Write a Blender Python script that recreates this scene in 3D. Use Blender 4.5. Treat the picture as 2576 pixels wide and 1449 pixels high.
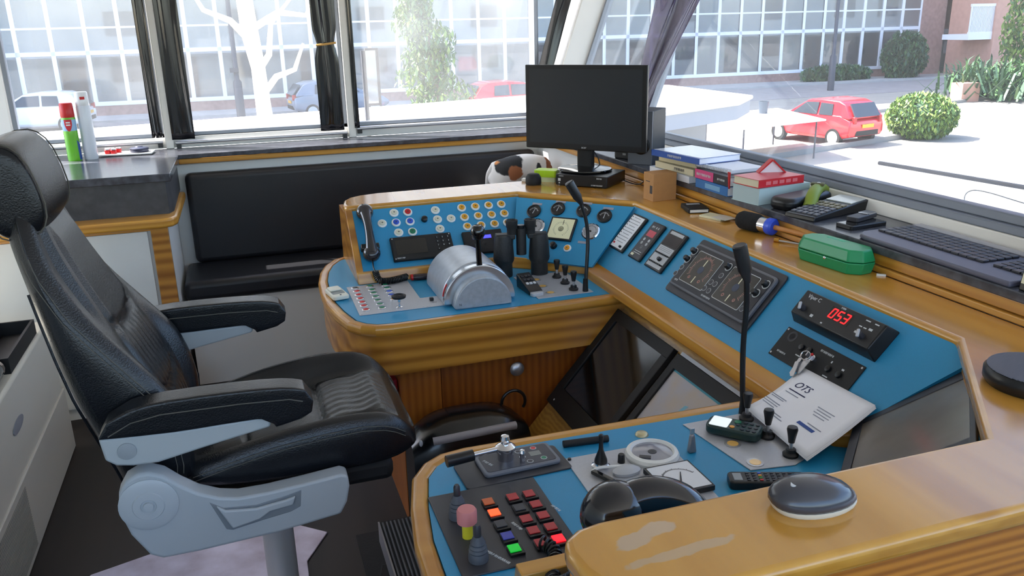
import bpy, bmesh, math, random
from mathutils import Matrix, Vector
S = bpy.context.scene
COL = S.collection
for _o in list(bpy.data.objects):
    bpy.data.objects.remove(_o)
random.seed(7)
R = math.radians

# ------------------------------------------------------------------ camera
cam_d = bpy.data.cameras.new('camera')
cam_d.sensor_fit = 'HORIZONTAL'
cam_d.sensor_width = 36.0
cam_d.lens = 36.0 * 2094.457 / 2576.0
cam_d.clip_start = 0.02
cam_d.clip_end = 400
cam = bpy.data.objects.new('camera', cam_d)
COL.objects.link(cam)
_y, _p, _r = R(17.874), R(17.673), R(-1.3755)
fw = Vector((math.sin(_y) * math.cos(_p), math.cos(_y) * math.cos(_p), -math.sin(_p)))
rt = Vector((math.cos(_y), -math.sin(_y), 0))
up = rt.cross(fw)
rt2 = rt * math.cos(_r) + up * math.sin(_r)
up2 = -rt * math.sin(_r) + up * math.cos(_r)
cam.matrix_world = Matrix(((rt2.x, up2.x, -fw.x, 0), (rt2.y, up2.y, -fw.y, 0), (rt2.z, up2.z, -fw.z, 1.75), (0, 0, 0, 1)))
S.camera = cam

# ------------------------------------------------------------------ sky, sun, exposure
S.view_settings.view_transform = 'Standard'
S.view_settings.look = 'None'
S.view_settings.gamma = 1.0
S.view_settings.exposure = 1.02
S.view_settings.use_curve_mapping = False
SUN_DIR = Vector((0.80, -0.50, -1.25)).normalized()
w = bpy.data.worlds.new('sky')
S.world = w
w.use_nodes = True
nt = w.node_tree
nt.nodes.clear()
sky = nt.nodes.new('ShaderNodeTexSky')
sky.sky_type = 'NISHITA'
sky.sun_disc = False
sky.sun_elevation = R(53)
sky.sun_rotation = R(-58)
sky.air_density = 1.0
sky.dust_density = 2.0
bg = nt.nodes.new('ShaderNodeBackground')
bg.inputs['Strength'].default_value = 0.40
wo = nt.nodes.new('ShaderNodeOutputWorld')
hs = nt.nodes.new('ShaderNodeHueSaturation')
hs.inputs['Saturation'].default_value = 1.05
nt.links.new(sky.outputs[0], hs.inputs['Color'])
nt.links.new(hs.outputs[0], bg.inputs[0])
nt.links.new(bg.outputs[0], wo.inputs[0])
sun_d = bpy.data.lights.new('sun', 'SUN')
sun_d.energy = 12.0
sun_d.angle = R(0.6)
sun_d.color = (1.0, 0.97, 0.92)
sun = bpy.data.objects.new('sun', sun_d)
COL.objects.link(sun)
sun.rotation_euler = SUN_DIR.to_track_quat('-Z', 'Y').to_euler()
sun.location = (-4, 8, 14)

# ------------------------------------------------------------------ helpers
def lin(c):
    return tuple(((v / 255.0) / 12.92 if v / 255.0 <= 0.04045 else ((v / 255.0 + 0.055) / 1.055) ** 2.4) for v in c)

MATS = {}
def mat(name, rgb, rough=0.5, metal=0.0, coat=0.0, noise=0.0, nscale=30.0, bump=0.0, bscale=80.0, emit=None, estr=1.0, spec=0.5, trans=0.0, rgb2=None):
    if name in MATS:
        return MATS[name]
    m = bpy.data.materials.new(name)
    m.use_nodes = True
    t = m.node_tree
    b = t.nodes['Principled BSDF']
    c = lin(rgb)
    b.inputs['Base Color'].default_value = (*c, 1)
    b.inputs['Roughness'].default_value = rough
    b.inputs['Metallic'].default_value = metal
    b.inputs['Specular IOR Level'].default_value = spec
    b.inputs['Coat Weight'].default_value = coat
    b.inputs['Coat Roughness'].default_value = 0.08
    b.inputs['Transmission Weight'].default_value = trans
    tc = None
    if noise or bump:
        tc = t.nodes.new('ShaderNodeTexCoord')
    if noise:
        n = t.nodes.new('ShaderNodeTexNoise')
        n.inputs['Scale'].default_value = nscale
        n.inputs['Detail'].default_value = 5
        t.links.new(tc.outputs['Object'], n.inputs['Vector'])
        mx = t.nodes.new('ShaderNodeMix')
        mx.data_type = 'RGBA'
        c2 = lin(rgb2) if rgb2 else tuple(v * (1 - noise) for v in c)
        mx.inputs[6].default_value = (*c2, 1)
        mx.inputs[7].default_value = (*c, 1)
        rp = t.nodes.new('ShaderNodeMapRange')
        rp.inputs[1].default_value = 0.35
        rp.inputs[2].default_value = 0.65
        t.links.new(n.outputs[0], rp.inputs[0])
        t.links.new(rp.outputs[0], mx.inputs[0])
        t.links.new(mx.outputs[2], b.inputs['Base Color'])
    if bump:
        n2 = t.nodes.new('ShaderNodeTexNoise')
        n2.inputs['Scale'].default_value = bscale
        n2.inputs['Detail'].default_value = 4
        t.links.new(tc.outputs['Object'], n2.inputs['Vector'])
        bp = t.nodes.new('ShaderNodeBump')
        bp.inputs['Strength'].default_value = bump
        bp.inputs['Distance'].default_value = 0.004
        t.links.new(n2.outputs[0], bp.inputs['Height'])
        t.links.new(bp.outputs[0], b.inputs['Normal'])
    if emit:
        b.inputs['Emission Color'].default_value = (*lin(emit), 1)
        b.inputs['Emission Strength'].default_value = estr
    MATS[name] = m
    return m

def wood(name, rgb, dark, axis=0, rough=0.3, coat=0.4, scale=1.0, contrast=0.5, dist=6.0, wscale=0.55, patches=()):
    """varnished timber: long streaky grain running along one axis"""
    if name in MATS:
        return MATS[name]
    m = bpy.data.materials.new(name)
    m.use_nodes = True
    t = m.node_tree
    b = t.nodes['Principled BSDF']
    tc = t.nodes.new('ShaderNodeTexCoord')
    mp = t.nodes.new('ShaderNodeMapping')
    sc = [22.0 * scale] * 3
    sc[axis] = 1.6 * scale
    mp.inputs['Scale'].default_value = sc
    t.links.new(tc.outputs['Object'], mp.inputs['Vector'])
    n = t.nodes.new('ShaderNodeTexNoise')
    n.inputs['Scale'].default_value = 1.0
    n.inputs['Detail'].default_value = 3
    n.inputs['Distortion'].default_value = 0.6
    t.links.new(mp.outputs[0], n.inputs['Vector'])
    wv = t.nodes.new('ShaderNodeTexWave')
    wv.wave_type = 'BANDS'
    wv.bands_direction = ('Z', 'Z', 'Y')[axis] if axis != 2 else 'X'
    wv.inputs['Scale'].default_value = wscale
    wv.inputs['Distortion'].default_value = dist
    wv.inputs['Detail'].default_value = 2
    wv.inputs['Detail Scale'].default_value = 0.6
    t.links.new(mp.outputs[0], wv.inputs['Vector'])
    ad = t.nodes.new('ShaderNodeMix')
    ad.data_type = 'FLOAT'
    ad.inputs[0].default_value = 0.5
    t.links.new(n.outputs[0], ad.inputs[2])
    t.links.new(wv.outputs['Fac'], ad.inputs[3])
    rp = t.nodes.new('ShaderNodeMapRange')
    rp.inputs[1].default_value = 0.5 - contrast * 0.5
    rp.inputs[2].default_value = 0.5 + contrast * 0.35
    t.links.new(ad.outputs[0], rp.inputs[0])
    mx = t.nodes.new('ShaderNodeMix')
    mx.data_type = 'RGBA'
    mx.inputs[6].default_value = (*lin(dark), 1)
    mx.inputs[7].default_value = (*lin(rgb), 1)
    t.links.new(rp.outputs[0], mx.inputs[0])
    cur = mx.outputs[2]
    for c, s_, prgb in patches:      # worn places where the varnish has gone
        d = t.nodes.new('ShaderNodeMapping')
        d.vector_type = 'TEXTURE'
        d.inputs['Location'].default_value = c
        d.inputs['Rotation'].default_value = (0, 0, R(s_[2]))
        d.inputs['Scale'].default_value = (s_[0], s_[1], .2)
        t.links.new(tc.outputs['Object'], d.inputs['Vector'])
        ln = t.nodes.new('ShaderNodeVectorMath')
        ln.operation = 'LENGTH'
        t.links.new(d.outputs[0], ln.inputs[0])
        n3 = t.nodes.new('ShaderNodeTexNoise')
        n3.inputs['Scale'].default_value = 40
        t.links.new(tc.outputs['Object'], n3.inputs['Vector'])
        a3 = t.nodes.new('ShaderNodeMath')
        a3.operation = 'ADD'
        t.links.new(ln.outputs['Value'], a3.inputs[0])
        t.links.new(n3.outputs[0], a3.inputs[1])
        r3 = t.nodes.new('ShaderNodeMapRange')
        r3.inputs[1].default_value = 1.38
        r3.inputs[2].default_value = 1.55
        r3.inputs[3].default_value = 1
        r3.inputs[4].default_value = 0
        t.links.new(a3.outputs[0], r3.inputs[0])
        m3 = t.nodes.new('ShaderNodeMix')
        m3.data_type = 'RGBA'
        t.links.new(r3.outputs[0], m3.inputs[0])
        t.links.new(cur, m3.inputs[6])
        m3.inputs[7].default_value = (*lin(prgb), 1)
        cur = m3.outputs[2]
    t.links.new(cur, b.inputs['Base Color'])
    b.inputs['Roughness'].default_value = rough
    b.inputs['Coat Weight'].default_value = coat
    b.inputs['Coat Roughness'].default_value = 0.12
    MATS[name] = m
    return m

def glass_mat(name, haze=0.06, tint=(1, 1, 1), refl=1.0, nscale=2.2):
    """thin window pane: see-through, fresnel reflection, a film of pale dust"""
    m = bpy.data.materials.new(name)
    m.use_nodes = True
    t = m.node_tree
    t.nodes.clear()
    tr = t.nodes.new('ShaderNodeBsdfTransparent')
    tr.inputs[0].default_value = (*tint, 1)
    gl = t.nodes.new('ShaderNodeBsdfGlossy')
    gl.inputs['Roughness'].default_value = 0.02
    fr = t.nodes.new('ShaderNodeFresnel')
    ge = t.nodes.new('ShaderNodeNewGeometry')
    io = t.nodes.new('ShaderNodeMapRange')      # same reflection from either face of the thin pane
    io.inputs[3].default_value = 1.45
    io.inputs[4].default_value = 1 / 1.45
    t.links.new(ge.outputs['Backfacing'], io.inputs[0])
    t.links.new(io.outputs[0], fr.inputs[0])
    mu = t.nodes.new('ShaderNodeMath')
    mu.operation = 'MULTIPLY'
    mu.inputs[1].default_value = refl
    t.links.new(fr.outputs[0], mu.inputs[0])
    m1 = t.nodes.new('ShaderNodeMixShader')
    t.links.new(mu.outputs[0], m1.inputs[0])
    t.links.new(tr.outputs[0], m1.inputs[1])
    t.links.new(gl.outputs[0], m1.inputs[2])
    tl = t.nodes.new('ShaderNodeBsdfTranslucent')
    tl.inputs[0].default_value = (0.95, 0.95, 0.95, 1)
    m2 = t.nodes.new('ShaderNodeMixShader')
    tc = t.nodes.new('ShaderNodeTexCoord')
    nz = t.nodes.new('ShaderNodeTexNoise')
    nz.inputs['Scale'].default_value = nscale
    nz.inputs['Detail'].default_value = 4
    t.links.new(tc.outputs['Object'], nz.inputs['Vector'])
    rp = t.nodes.new('ShaderNodeMapRange')
    rp.inputs[1].default_value = 0.3
    rp.inputs[2].default_value = 0.75
    rp.inputs[3].default_value = haze * 0.6
    rp.inputs[4].default_value = haze * 1.6
    t.links.new(nz.outputs[0], rp.inputs[0])
    t.links.new(rp.outputs[0], m2.inputs[0])
    t.links.new(m1.outputs[0], m2.inputs[1])
    t.links.new(tl.outputs[0], m2.inputs[2])
    o = t.nodes.new('ShaderNodeOutputMaterial')
    t.links.new(m2.outputs[0], o.inputs[0])
    MATS[name] = m
    return m

def T(x, y, z):
    return Matrix.Translation((x, y, z))
def RZ(a):
    return Matrix.Rotation(R(a), 4, 'Z')
def RX(a):
    return Matrix.Rotation(R(a), 4, 'X')
def RY(a):
    return Matrix.Rotation(R(a), 4, 'Y')
def frame(o, u, v):
    """matrix with x along u, y along v (made square to u), z out of the surface"""
    u = Vector(u).normalized()
    v = Vector(v)
    v = (v - u * v.dot(u)).normalized()
    n = u.cross(v)
    return Matrix(((u.x, v.x, n.x, o[0]), (u.y, v.y, n.y, o[1]), (u.z, v.z, n.z, o[2]), (0, 0, 0, 1)))

class MB:
    """collects shapes into one mesh; mi = current material slot"""
    def __init__(s, M=None):
        s.bm = bmesh.new()
        s.M = M or Matrix()
        s.mi = 0
    def v(s, p):
        return s.bm.verts.new(s.M @ Vector(p))
    def f(s, vs):
        try:
            fc = s.bm.faces.new(vs)
            fc.material_index = s.mi
            return fc
        except ValueError:
            return None
    def box(s, x0, x1, y0, y1, z0, z1, M=None):
        K = s.M
        if M:
            s.M = K @ M
        a = [s.v(p) for p in ((x0, y0, z0), (x1, y0, z0), (x1, y1, z0), (x0, y1, z0), (x0, y0, z1), (x1, y0, z1), (x1, y1, z1), (x0, y1, z1))]
        for q in ((3, 2, 1, 0), (4, 5, 6, 7), (0, 1, 5, 4), (1, 2, 6, 5), (2, 3, 7, 6), (3, 0, 4, 7)):
            s.f([a[i] for i in q])
        s.M = K
        return s
    def cb(s, c, sx, sy, sz, M=None):
        return s.box(c[0] - sx / 2, c[0] + sx / 2, c[1] - sy / 2, c[1] + sy / 2, c[2] - sz / 2, c[2] + sz / 2, M)
    def hexa(s, bot, top):
        a = [s.v(p) for p in list(bot) + list(top)]
        n = len(bot)
        s.f(a[:n][::-1])
        s.f(a[n:])
        for i in range(n):
            j = (i + 1) % n
            s.f([a[i], a[j], a[n + j], a[n + i]])
        return s
    def prism(s, poly, z0, z1):
        return s.hexa([(x, y, z0) for x, y in poly], [(x, y, z1) for x, y in poly])
    def lathe(s, prof, n=24, c=(0, 0, 0), M=None):
        K = s.M
        s.M = K @ T(*c) @ (M or Matrix())
        rings = []
        for r, z in prof:
            if r < 1e-6:
                rings.append([s.v((0, 0, z))])
            else:
                rings.append([s.v((r * math.cos(2 * math.pi * i / n), r * math.sin(2 * math.pi * i / n), z)) for i in range(n)])
        for A, B in zip(rings, rings[1:]):
            for i in range(n):
                j = (i + 1) % n
                if len(A) == 1 and len(B) > 1:
                    s.f([A[0], B[j], B[i]])
                elif len(B) == 1 and len(A) > 1:
                    s.f([A[i], A[j], B[0]])
                elif len(A) > 1:
                    s.f([A[i], A[j], B[j], B[i]])
        if len(rings[0]) > 1:
            s.f(rings[0][::-1])
        if len(rings[-1]) > 1:
            s.f(rings[-1])
        s.M = K
        return s
    def cyl(s, p0, p1, r0, r1=None, n=16):
        p0, p1 = Vector(p0), Vector(p1)
        d = p1 - p0
        q = d.to_track_quat('Z', 'Y').to_matrix().to_4x4()
        return s.lathe([(r0, 0), (r0 if r1 is None else r1, d.length)], n, M=Matrix.Translation(p0) @ q)
    def tube(s, pts, r, n=8, caps=True):
        pts = [Vector(p) for p in pts]
        rs = r if isinstance(r, (list, tuple)) else [r] * len(pts)
        rings = []
        nrm = None
        for i, p in enumerate(pts):
            d = (pts[min(i + 1, len(pts) - 1)] - pts[max(i - 1, 0)]).normalized()
            if nrm is None:
                nrm = d.orthogonal().normalized()
            nrm = (nrm - d * nrm.dot(d)).normalized()
            b = d.cross(nrm)
            rings.append([s.v(p + (nrm * math.cos(2 * math.pi * k / n) + b * math.sin(2 * math.pi * k / n)) * rs[i]) for k in range(n)])
        for A, B in zip(rings, rings[1:]):
            for i in range(n):
                j = (i + 1) % n
                s.f([A[i], A[j], B[j], B[i]])
        if caps:
            s.f(rings[0][::-1])
            s.f(rings[-1])
        return s
    def ball(s, c, r, n=16, m=10, M=None):
        r = r if isinstance(r, (list, tuple)) else (r, r, r)
        prof = [(math.sin(math.pi * i / m), -math.cos(math.pi * i / m)) for i in range(m + 1)]
        prof[0] = (0, -1)
        prof[-1] = (0, 1)
        return s.lathe(prof, n, M=T(*c) @ (M or Matrix()) @ Matrix.Diagonal((*r, 1)))
    def grid(s, fn, nu, nv, closeu=False):
        g = [[s.v(fn(i / nu, j / nv)) for j in range(nv + 1)] for i in range(nu + (0 if closeu else 1))]
        L = len(g)
        for i in range(nu):
            for j in range(nv):
                k = (i + 1) % L
                s.f([g[i][j], g[k][j], g[k][j + 1], g[i][j + 1]])
        return s
    def loft(s, rings, caps=True):
        g = [[s.v(p) for p in r] for r in rings]
        n = len(g[0])
        for A, B in zip(g, g[1:]):
            for i in range(n):
                j = (i + 1) % n
                s.f([A[i], A[j], B[j], B[i]])
        if caps:
            s.f(g[0][::-1])
            s.f(g[-1])
        return s

PI = math.pi
MW = {}
def link(o, parent=None, world=True):
    COL.objects.link(o)
    if parent is not None:
        o.parent = parent
        if world:
            o.matrix_parent_inverse = MW[parent.name].inverted()
    MW[o.name] = MW[parent.name].copy() if (parent is not None and not world) else Matrix()
    return o

def build(mb, name, mats, parent=None, world=True, bevel=0.0, seg=2, smooth=True, sub=0, angle=40, wn=False, M0=None):
    """one mesh object; origin at the middle of its underside when it stands alone"""
    bmesh.ops.remove_doubles(mb.bm, verts=mb.bm.verts, dist=1e-5)
    bmesh.ops.recalc_face_normals(mb.bm, faces=mb.bm.faces)
    off = Vector((0, 0, 0))
    if parent is None:
        xs = [v.co for v in mb.bm.verts]
        lo = Vector((min(c.x for c in xs), min(c.y for c in xs), min(c.z for c in xs)))
        hi = Vector((max(c.x for c in xs), max(c.y for c in xs), max(c.z for c in xs)))
        off = Vector(((lo.x + hi.x) / 2, (lo.y + hi.y) / 2, lo.z))
        bmesh.ops.translate(mb.bm, verts=mb.bm.verts, vec=-off)
    me = bpy.data.meshes.new(name)
    mb.bm.to_mesh(me)
    mb.bm.free()
    for m in (mats if isinstance(mats, (list, tuple)) else [mats]):
        me.materials.append(m)
    if smooth:
        for p in me.polygons:
            p.use_smooth = True
        me.set_sharp_from_angle(angle=R(angle))
    o = bpy.data.objects.new(name, me)
    link(o, parent, world)
    if parent is None:
        o.location = off
        MW[o.name] = Matrix.Translation(off)
    if bevel:
        md = o.modifiers.new('bevel', 'BEVEL')
        md.width = bevel
        md.segments = seg
        md.limit_method = 'ANGLE'
        md.angle_limit = R(35)
        md.harden_normals = False
    if sub:
        md = o.modifiers.new('sub', 'SUBSURF')
        md.levels = sub
        md.render_levels = sub
        if smooth:
            for p in me.polygons:
                p.use_smooth = True
    return o

def thing(name, label, cat, M=None, group=None):
    o = bpy.data.objects.new(name, None)
    o.empty_display_size = 0.05
    COL.objects.link(o)
    M = M if isinstance(M, Matrix) else T(*(M or (0, 0, 0)))
    o.matrix_world = M
    MW[o.name] = M.copy()
    return tag(o, label, cat, group)

def tag(o, label, cat, group=None, kind=None):
    o['label'] = label
    o['category'] = cat
    if group:
        o['group'] = group
    if kind:
        o['kind'] = kind
    return o

def struct(o):
    o['kind'] = 'structure'
    return o

def dup(root, M, label=None, group=None):
    r = root.copy()
    COL.objects.link(r)
    r.matrix_world = M
    MW[r.name] = M.copy()
    if label:
        r['label'] = label
    if group:
        r['group'] = group
    for ch in list(root.children):
        c = ch.copy()
        COL.objects.link(c)
        c.parent = r
        for g in list(ch.children):
            d = g.copy()
            COL.objects.link(d)
            d.parent = c
    return r

def text(s, size, m, parent, M, name='lettering', depth=0.0004, align='CENTER', shear=0.0):
    """real letters as a thin raised mesh, in the parent's local frame"""
    cu = bpy.data.curves.new('t', 'FONT')
    cu.body = s
    cu.size = size
    cu.extrude = depth
    cu.align_x = align
    cu.align_y = 'CENTER'
    cu.shear = shear
    cu.resolution_u = 3
    to = bpy.data.objects.new('t', cu)
    me = bpy.data.meshes.new_from_object(to)
    bpy.data.objects.remove(to)
    bpy.data.curves.remove(cu)
    me.transform(M)
    me.materials.clear()
    me.materials.append(m)
    o = bpy.data.objects.new(name, me)
    return link(o, parent, False)

def scrib(s, size, m, parent, M, name='lettering'):
    """lettering too small to read: a row of little strokes of the same length"""
    rd = random.Random(len(s) * 7 + int(size * 1e5))
    mb = MB(M)
    x = -len(s) * size * .31
    for ch in s:
        wd = size * rd.uniform(.38, .52)
        k = rd.choice((0, 1, 2))
        if ch != ' ':
            mb.box(x, x + size * .10, -size * .34, size * .34, -.0004, .0004)
            if k != 1:
                mb.box(x + wd - size * .10, x + wd, -size * .34, size * .34, -.0004, .0004)
            if k != 0:
                mb.box(x + size * .1, x + wd - size * .10, size * .22, size * .34, -.0004, .0004)
            mb.box(x + size * .1, x + wd - size * .10, -size * .06, size * .06, -.0004, .0004)
        x += size * .62
    return build(mb, name, m, parent, world=False, smooth=False)

# ------------------------------------------------------------------ materials
M_wood = wood('varnished_oak', (206, 150, 62), (176, 116, 36), 0, contrast=0.8)
M_woody = wood('varnished_oak_crosswise', (206, 150, 62), (176, 116, 36), 1, contrast=0.8)
M_apron = wood('oak_veneer', (200, 140, 56), (146, 90, 28), 0, scale=0.8, contrast=0.7, dist=16, wscale=0.32)
M_door = wood('dark_oak_veneer', (158, 88, 28), (124, 62, 18), 2, contrast=0.9, rough=0.4)
M_board = wood('oak_slope_veneer', (196, 150, 72), (164, 116, 48), 0, scale=2.0, contrast=0.8)
M_blue = mat('blue_laminate', (40, 142, 188), 0.42, noise=0.06, nscale=400)
M_black = mat('black_plastic', (22, 22, 24), 0.35)
M_blackm = mat('matt_black', (20, 20, 22), 0.65)
M_gloss = mat('glossy_black', (10, 10, 12), 0.08, coat=0.5)
M_dgrey = mat('dark_grey_plate', (52, 52, 58), 0.45)
M_grey = mat('grey_plastic', (150, 156, 160), 0.42)
M_lgrey = mat('light_grey', (186, 188, 192), 0.45)
M_steel = mat('brushed_steel', (196, 196, 200), 0.35, metal=0.85)
M_chrome = mat('chrome', (225, 225, 230), 0.08, metal=1.0)
M_alu = mat('anodised_plate', (186, 188, 194), 0.45, metal=0.35, noise=0.06, nscale=200)
M_white = mat('white_plastic', (232, 232, 228), 0.4)
M_panelw = mat('white_panel', (226, 228, 226), 0.45, noise=0.03, nscale=8)
M_cream = mat('cream_face', (226, 222, 190), 0.4)
M_red = mat('red_plastic', (196, 30, 34), 0.35)
M_orange = mat('amber_lens', (226, 150, 30), 0.3)
M_green = mat('green_lens', (22, 120, 84), 0.3)
M_bluel = mat('blue_lens', (40, 84, 196), 0.3)
M_mark = mat('pale_marking', (205, 208, 210), 0.5)
M_markd = mat('dark_marking', (60, 60, 64), 0.5)
M_lam = mat('slate_laminate', (84, 86, 94), 0.2, noise=0.45, nscale=26, rgb2=(62, 62, 68))
M_leather = mat('black_leather', (23, 25, 29), 0.26, bump=0.25, bscale=260, noise=0.2, nscale=12)
M_vinyl = mat('black_vinyl', (27, 27, 31), 0.42, bump=0.12, bscale=300)
M_thread = mat('grey_stitching', (92, 88, 80), 0.8)
M_paper = mat('white_paper', (240, 241, 248), 0.6)
M_rubber = mat('black_rubber', (28, 28, 30), 0.55)
# ------------------------------------------------------------------ room shell
def sbox(name, m, *a, bevel=0.0):
    return struct(build(MB().box(*a), name, m, bevel=bevel))

M_floor = wood('dark_plank_floor', (36, 27, 21), (20, 15, 12), 1, coat=0.0, rough=0.6, scale=0.6)
sbox('floor', M_floor, -2.1, 2.0, -1.2, 5.05, -0.06, 0.0)
M_ceil = mat('white_ceiling', (232, 232, 228), 0.6)
sbox('ceiling', M_ceil, -2.2, 2.6, -1.3, 5.04, 2.32, 2.38)
# lower wall behind the bench and under the rear row of windows
sbox('wall_back', M_panelw, -2.1, 1.70, 4.705, 5.04, 0.0, 1.075)
sbox('wall_right', M_panelw, 1.70, 1.98, -1.2, 5.04, 0.0, 1.075)
sbox('wall_left', M_panelw, -2.16, -2.1, -1.2, 5.04, 0.0, 1.13)
sbox('wall_left_light_block', M_panelw, -2.16, -2.1, -1.2, 3.6, 1.13, 2.32)  # unseen, added to block daylight and darken the left side and floor
sbox('wall_front', M_panelw, -2.1, 1.98, -1.26, -1.2, 0.0, 1.05)
# window ledge: slate laminate slab on a stepped oak nosing
mb = MB()
mb.hexa([(-0.305, 4.66, 1.112), (1.655, 4.66, 1.112), (1.655, -1.2, 1.112), (1.945, -1.2, 1.112), (1.945, 4.945, 1.112), (-0.305, 4.945, 1.112)],
        [(-0.305, 4.66, 1.136), (1.655, 4.66, 1.136), (1.655, -1.2, 1.136), (1.945, -1.2, 1.136), (1.945, 4.945, 1.136), (-0.305, 4.945, 1.136)])
struct(build(mb, 'trim_1', M_lam, bevel=0.003))
sbox('trim_2', M_wood, -0.305, 1.662, 4.668, 4.705, 1.084, 1.112, bevel=0.003)
mb = MB()
mb.box(1.664, 1.70, -1.2, 4.668, 1.080, 1.112)
mb.box(1.656, 1.70, -1.2, 3.58, 1.06, 1.078)
struct(build(mb, 'trim_3', M_woody, bevel=0.003))
# rear window row
M_frame = mat('white_window_frame', (232, 230, 224), 0.4)
M_alf = mat('grey_window_frame', (150, 156, 166), 0.4, metal=0.3)
def wall_piece(n, x0, x1):
    sbox(n, M_frame, x0, x1, 4.925, 5.03, 1.136, 2.32, bevel=0.004)
wall_piece('trim_4', -0.374, -0.330)
wall_piece('trim_5', 0.618, 0.662)
wall_piece('trim_6', -1.22, -1.095)
sbox('trim_7', M_frame, -1.095, 1.95, 4.945, 5.03, 1.136, 1.196, bevel=0.004)
sbox('trim_8', M_frame, -1.095, 2.2, 4.94, 5.03, 2.26, 2.32, bevel=0.004)
M_glass = glass_mat('window_glass_hazy', 0.036)
M_glass3 = glass_mat('window_glass_dusty', 0.056)
M_glassf = glass_mat('window_glass_clear', 0.02)
def rear_window(n, x0, x1):
    f = MB()
    t = 0.022
    f.box(x0, x0 + t, 4.955, 5.0, 1.196, 2.26)
    f.box(x1 - t, x1, 4.955, 5.0, 1.196, 2.26)
    f.box(x0, x1, 4.955, 5.0, 1.196, 1.196 + t)
    f.box(x0, x1, 4.955, 5.0, 2.26 - t, 2.26)
    o = struct(build(f, 'window_%d' % n, M_alf, bevel=0.003))
    g = MB()
    g.box(x0 + t, x1 - t, 4.976, 4.980, 1.196 + t, 2.26 - t)
    p = build(g, 'window_pane', M_glass3 if n == 3 else M_glass, o)
    p['label'] = 'dusty glass pane'
    return o
rear_window(1, -1.095, -0.374)
rear_window(2, -0.330, 0.618)
rear_window(3, 0.662, 1.80)
# roller-blind bars in front of the rear panes
for i, (x0, x1, z, lb) in enumerate(((-1.09, -0.385, 1.176, 'left rear window'), (-0.322, 0.610, 1.166, 'middle rear window'), (0.668, 1.76, 1.186, 'right rear window'))):
    t = thing('blind_bar', 'pale metal blind bar along the foot of the ' + lb, 'blind bar', ((x0 + x1) / 2, 4.93, z - .03), 'sun blind bars')
    build(MB().cyl((x0, 4.925, z), (x1, 4.925, z), 0.0105), 'bar', M_steel, t)
    for xx in (x0 + 0.015, x1 - 0.015):
        build(MB().box(xx - .012, xx + .012, 4.917, 4.945, z - .03, z - .008), 'bracket', M_black, t)
# front (right-hand) windows: raked outward towards the top
LEAN = 0.36
def FX(z):
    return 1.955 + LEAN * (z - 1.19)
def slab(y0, y1, z0, z1, d0, d1, mb=None):
    """block lying in the raked window plane, d0..d1 = thickness across it"""
    mb = mb or MB()
    mb.hexa([(FX(z0) + d0, y0, z0), (FX(z0) + d1, y0, z0), (FX(z0) + d1, y1, z0), (FX(z0) + d0, y1, z0)],
            [(FX(z1) + d0, y0, z1), (FX(z1) + d1, y0, z1), (FX(z1) + d1, y1, z1), (FX(z1) + d0, y1, z1)])
    return mb
struct(build(slab(-1.2, 4.95, 1.136, 1.175, -0.012, 0.08), 'trim_9', M_frame, bevel=0.003))
mb = slab(-1.2, 4.90, 1.175, 1.197, -0.004, 0.05)
slab(-1.2, 4.90, 1.197, 1.222, 0.012, 0.05, mb)
struct(build(mb, 'trim_10', mat('slate_grey_frame', (120, 127, 140), 0.4, metal=0.2), bevel=0.004))
mb = MB()
mb.hexa([(1.80, 4.86, 1.136), (1.96, 4.86, 1.136), (1.96, 5.03, 1.136), (1.80, 5.03, 1.136)],
        [(2.20, 4.86, 2.32), (2.36, 4.86, 2.32), (2.36, 5.03, 2.32), (2.20, 5.03, 2.32)])
struct(build(mb, 'trim_11', M_frame, bevel=0.006))
struct(build(slab(3.90, 3.96, 1.20, 2.32, 0.0, 0.05), 'trim_12', mat('pinkish_post', (196, 176, 172), 0.5), bevel=0.004))
struct(build(slab(-1.2, 5.0, 2.26, 2.32, -0.03, 0.06), 'trim_13', M_frame))
def front_window(n, y0, y1):
    f = slab(y0, y0 + .02, 1.222, 2.26, 0.005, 0.045)
    slab(y1 - .02, y1, 1.222, 2.26, 0.005, 0.045, f)
    o = struct(build(f, 'window_%d' % n, M_alf))
    p = build(slab(y0 + .02, y1 - .02, 1.215, 2.27, 0.024, 0.028), 'window_pane', M_glassf, o)
    return o
front_window(4, 3.96, 4.86)
front_window(5, 0.9, 3.90)
front_window(6, -1.15, 0.88)
# ------------------------------------------------------------------ helm console (one built-in U-shaped desk)
F1 = frame((.39, 3.125, .84), (1, 0, 0), (0, .205, .205))
F2 = frame((1.005, 3.11, .84), (.364, -.383, 0), (.15, .13, .21))
F3 = frame((1.285, 2.9, .835), (0, -1, 0), (.187, 0, .21))
FB = frame((1.285, 2.60, .76), (0, -1, 0), (.404, 0, .460))
def PL(F, u, v, n=0.0, rot=0.0):
    return F @ T(u, v, n) @ RZ(rot)
con = thing('helm_console', 'U-shaped oak helm console with bright blue instrument panels around the driving seat', 'control console', (0.8, 2.15, 0))
YM = 4.294
def mir(p, on):
    return [(x, YM - y) for x, y in p] if on else list(p)
outer = [(1.30, 2.60), (.42, 2.585), (.36, 2.595), (.315, 2.625), (.278, 2.68), (.25, 2.80), (.233, 2.92), (.229, 3.05), (.235, 3.20), (.255, 3.33), (.285, 3.43), (.33, 3.51), (.40, 3.555), (.60, 3.57), (1.30, 3.57)]
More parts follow.
